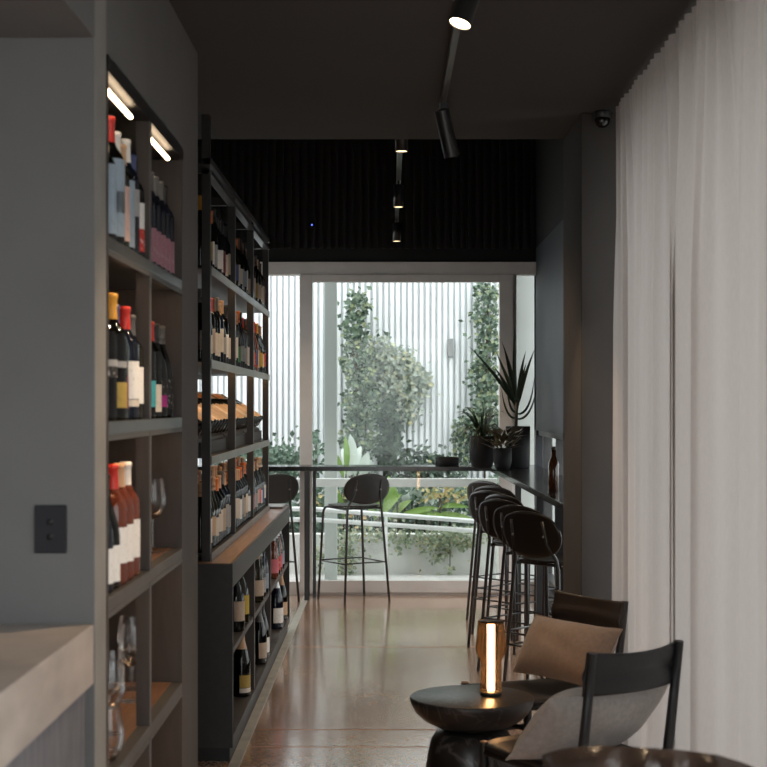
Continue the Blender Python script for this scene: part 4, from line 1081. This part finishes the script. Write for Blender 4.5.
plant('climbing_creeper', 'pale broad creeper spreading over the fence beside the ivy', 'creeper', FOL_LIGHT,
      [(380, 352, 14, 14, 130), (396, 364, 18, 18, 260), (412, 384, 16, 22, 280), (394, 388, 18, 26, 260), (406, 406, 14, 18, 140), (422, 378, 8, 10, 45)], 15.42, 0.06, 0.062,
      [[(384, 480), (384, 420), (400, 360)], [(384, 480), (392, 430), (415, 380)]])
plant('round_shrub', 'dark narrow shrub before the pale creeper', 'shrub', FOL_DARK,
      [(388, 405, 6, 9, 110), (381, 420, 5, 9, 90), (392, 425, 9, 16, 240), (390, 450, 12, 20, 360)], 14.5, 0.14, 0.06, [[(389, 490), (389, 440), (388, 405)]])
plant('climbing_ivy', 'ivy hanging down the fence beside the door frame', 'ivy', FOL_IVY,
      [(486, 290, 12, 9, 100), (477, 310, 4, 18, 50), (490, 310, 8, 14, 90), (488, 342, 10, 20, 180), (484, 378, 14, 22, 260), (486, 415, 14, 26, 300), (472, 440, 20, 26, 340)], 15.38, 0.09, 0.062,
      [[(484, 560), (486, 400), (488, 290)]])
plant('hedge', 'clipped green hedge beyond the rack end', 'hedge', FOL_HEDGE,
      [(255, 462, 45, 18, 700), (285, 465, 30, 20, 500), (316, 455, 8, 28, 120)], 14.4, 0.25, 0.06, [[(285, 500), (285, 465)], [(260, 500), (260, 465)], [(316, 500), (316, 440)]])
plant('low_shrub', 'low dark shrubs under the wall lamp', 'shrub', FOL_DARK,
      [(420, 462, 22, 12, 260), (440, 470, 26, 14, 320), (405, 475, 20, 14, 240)], 14.5, 0.25, 0.06, [[(430, 495), (430, 465)], [(410, 495), (410, 470)]])
plant('planting_bed_shrub', 'leafy green bed planting behind the white handrail', 'shrub', FOL_HEDGE,
      [(330, 505, 26, 26, 420), (370, 510, 30, 24, 420), (415, 508, 30, 26, 520), (460, 508, 30, 26, 520), (500, 505, 26, 28, 420), (290, 510, 26, 26, 380), (540, 505, 26, 30, 300)], 14.1, 0.28, 0.062, [[(400, 530), (400, 505)], [(450, 530), (450, 505)], [(340, 530), (340, 505)], [(500, 530), (500, 500)]])
plant('flowering_shrub', 'yellow and orange leaved shrub behind the white rail', 'shrub', FOL_YELLOW,
      [(432, 493, 8, 6, 26), (448, 495, 10, 7, 30), (462, 492, 10, 8, 26), (318, 500, 4, 6, 10), (341, 495, 3, 5, 6), (360, 520, 20, 10, 14)], 13.8, 0.05, 0.055, [[(440, 525), (440, 495)]])
plant('trailing_creeper', 'trailing creeper hanging over the concrete garden wall', 'creeper', FOL_HANG,
      [(420, 536, 44, 7, 260), (455, 540, 28, 9, 170), (436, 550, 15, 12, 90), (470, 535, 24, 10, 130), (400, 545, 10, 10, 22), (449, 570, 3, 8, 14), (343, 545, 14, 18, 130), (345, 570, 10, 16, 70), (320, 560, 6, 18, 40), (370, 534, 26, 7, 120), (350, 555, 8, 14, 60)], 13.44, 0.05, 0.045, [[(420, 550), (420, 534)], [(345, 575), (345, 535)], [(450, 570), (450, 534)]], stem_r=0.005)
def big_leaf_plant(name, label, m, specs, d):
    cx = W(specs[0][0], 0, d)[0]
    t = empty(name, (cx, d, 0.30), label=label, cat='plant'); off = (cx, d, 0.30)
    mb, st = MB(), MB()
    for (bx_, by_, tx, ty, wd) in specs:
        s0 = Vector(W(bx_, by_, d)); e = Vector(W(tx, ty, d + RL.uniform(-.15, .15)))
        mid = (s0 + e) / 2 + Vector((RL.uniform(-.03, .03), -.05, .05))
        P_ = [s0 * (1 - i / 8) ** 2 + mid * 2 * (i / 8) * (1 - i / 8) + e * (i / 8) ** 2 for i in range(9)]
        mb.blade(P_, [wd * q for q in (.15, .5, .85, 1, 1, .9, .7, .4, .02)], nrm=(RL.uniform(-.3, .3), -1, .4))
        st.tube([(s0.x, s0.y, 0.30), tuple(s0)], 0.009, 6)
    mb.build('leaves', m, t, off); st.build('stem', STEM, t, off)
big_leaf_plant('silver_plant', 'silvery white upright leaves behind the post', FOL_WHITE,
   [(352, 475, 350, 434, .10), (355, 476, 361, 446, .09), (350, 476, 342, 448, .08), (360, 476, 368, 452, .09), (364, 476, 372, 460, .07), (347, 478, 340, 462, .07), (412, 500, 420, 485, .10), (416, 505, 428, 490, .1), (405, 505, 412, 492, .09), (425, 508, 440, 500, .08), (330, 480, 322, 470, .06)], 13.95)
big_leaf_plant('banana_plant', 'broad bright green leaves beside the middle stool', FOL_BIG,
   [(386, 524, 393, 484, .09), (382, 515, 402, 494, .08), (378, 514, 372, 474, .07), (396, 518, 440, 508, .06), (404, 512, 456, 520, .05), (430, 516, 474, 519, .06), (440, 508, 470, 508, .05), (346, 474, 345, 436, .06), (398, 502, 388, 476, .07), (344, 478, 338, 455, .05), (390, 520, 412, 500, .07), (376, 520, 364, 492, .06), (344, 520, 338, 492, .05)], 13.8)

# ------------------------------------------------------------------ world, camera, view
wd = bpy.data.worlds.new('overcast_sky'); S.world = wd; wd.use_nodes = True
nt = wd.node_tree; nt.nodes.clear()
bg = nt.nodes.new('ShaderNodeBackground'); wo = nt.nodes.new('ShaderNodeOutputWorld')
tc = nt.nodes.new('ShaderNodeTexCoord'); sp = nt.nodes.new('ShaderNodeSeparateXYZ'); rp = nt.nodes.new('ShaderNodeValToRGB')
nt.links.new(tc.outputs['Generated'], sp.inputs[0]); nt.links.new(sp.outputs[2], rp.inputs['Fac'])
rp.color_ramp.elements[0].color = (0.90, 0.92, 0.93, 1); rp.color_ramp.elements[1].color = (0.97, 0.98, 1.0, 1)
nt.links.new(rp.outputs['Color'], bg.inputs['Color']); bg.inputs['Strength'].default_value = 2.7
nt.links.new(bg.outputs[0], wo.inputs[0])

cd = bpy.data.cameras.new('camera'); cam = bpy.data.objects.new('camera', cd); COL.objects.link(cam)
cam.location = (0, 0, H); cam.rotation_euler = (math.pi / 2, 0, 0)
cd.sensor_width = 36; cd.sensor_fit = 'HORIZONTAL'; cd.lens = 36 * F / 767
cd.shift_x = -(VX - 383.5) / 767; cd.shift_y = (VY - 383.5) / 767
cd.dof.use_dof = True; cd.dof.focus_distance = 8.6; cd.dof.aperture_fstop = 6.3
cd.clip_start = 0.05; cd.clip_end = 200
S.camera = cam
S.view_settings.view_transform = 'Standard'; S.view_settings.look = 'None'
S.view_settings.exposure = 0.55; S.view_settings.gamma = 1.0; S.view_settings.use_curve_mapping = False
cy = S.cycles
cy.use_denoising = True
cy.max_bounces = 10; cy.diffuse_bounces = 5; cy.glossy_bounces = 5; cy.transmission_bounces = 8; cy.transparent_max_bounces = 16
cy.sample_clamp_indirect = 6.0; cy.caustics_reflective = False; cy.caustics_refractive = False
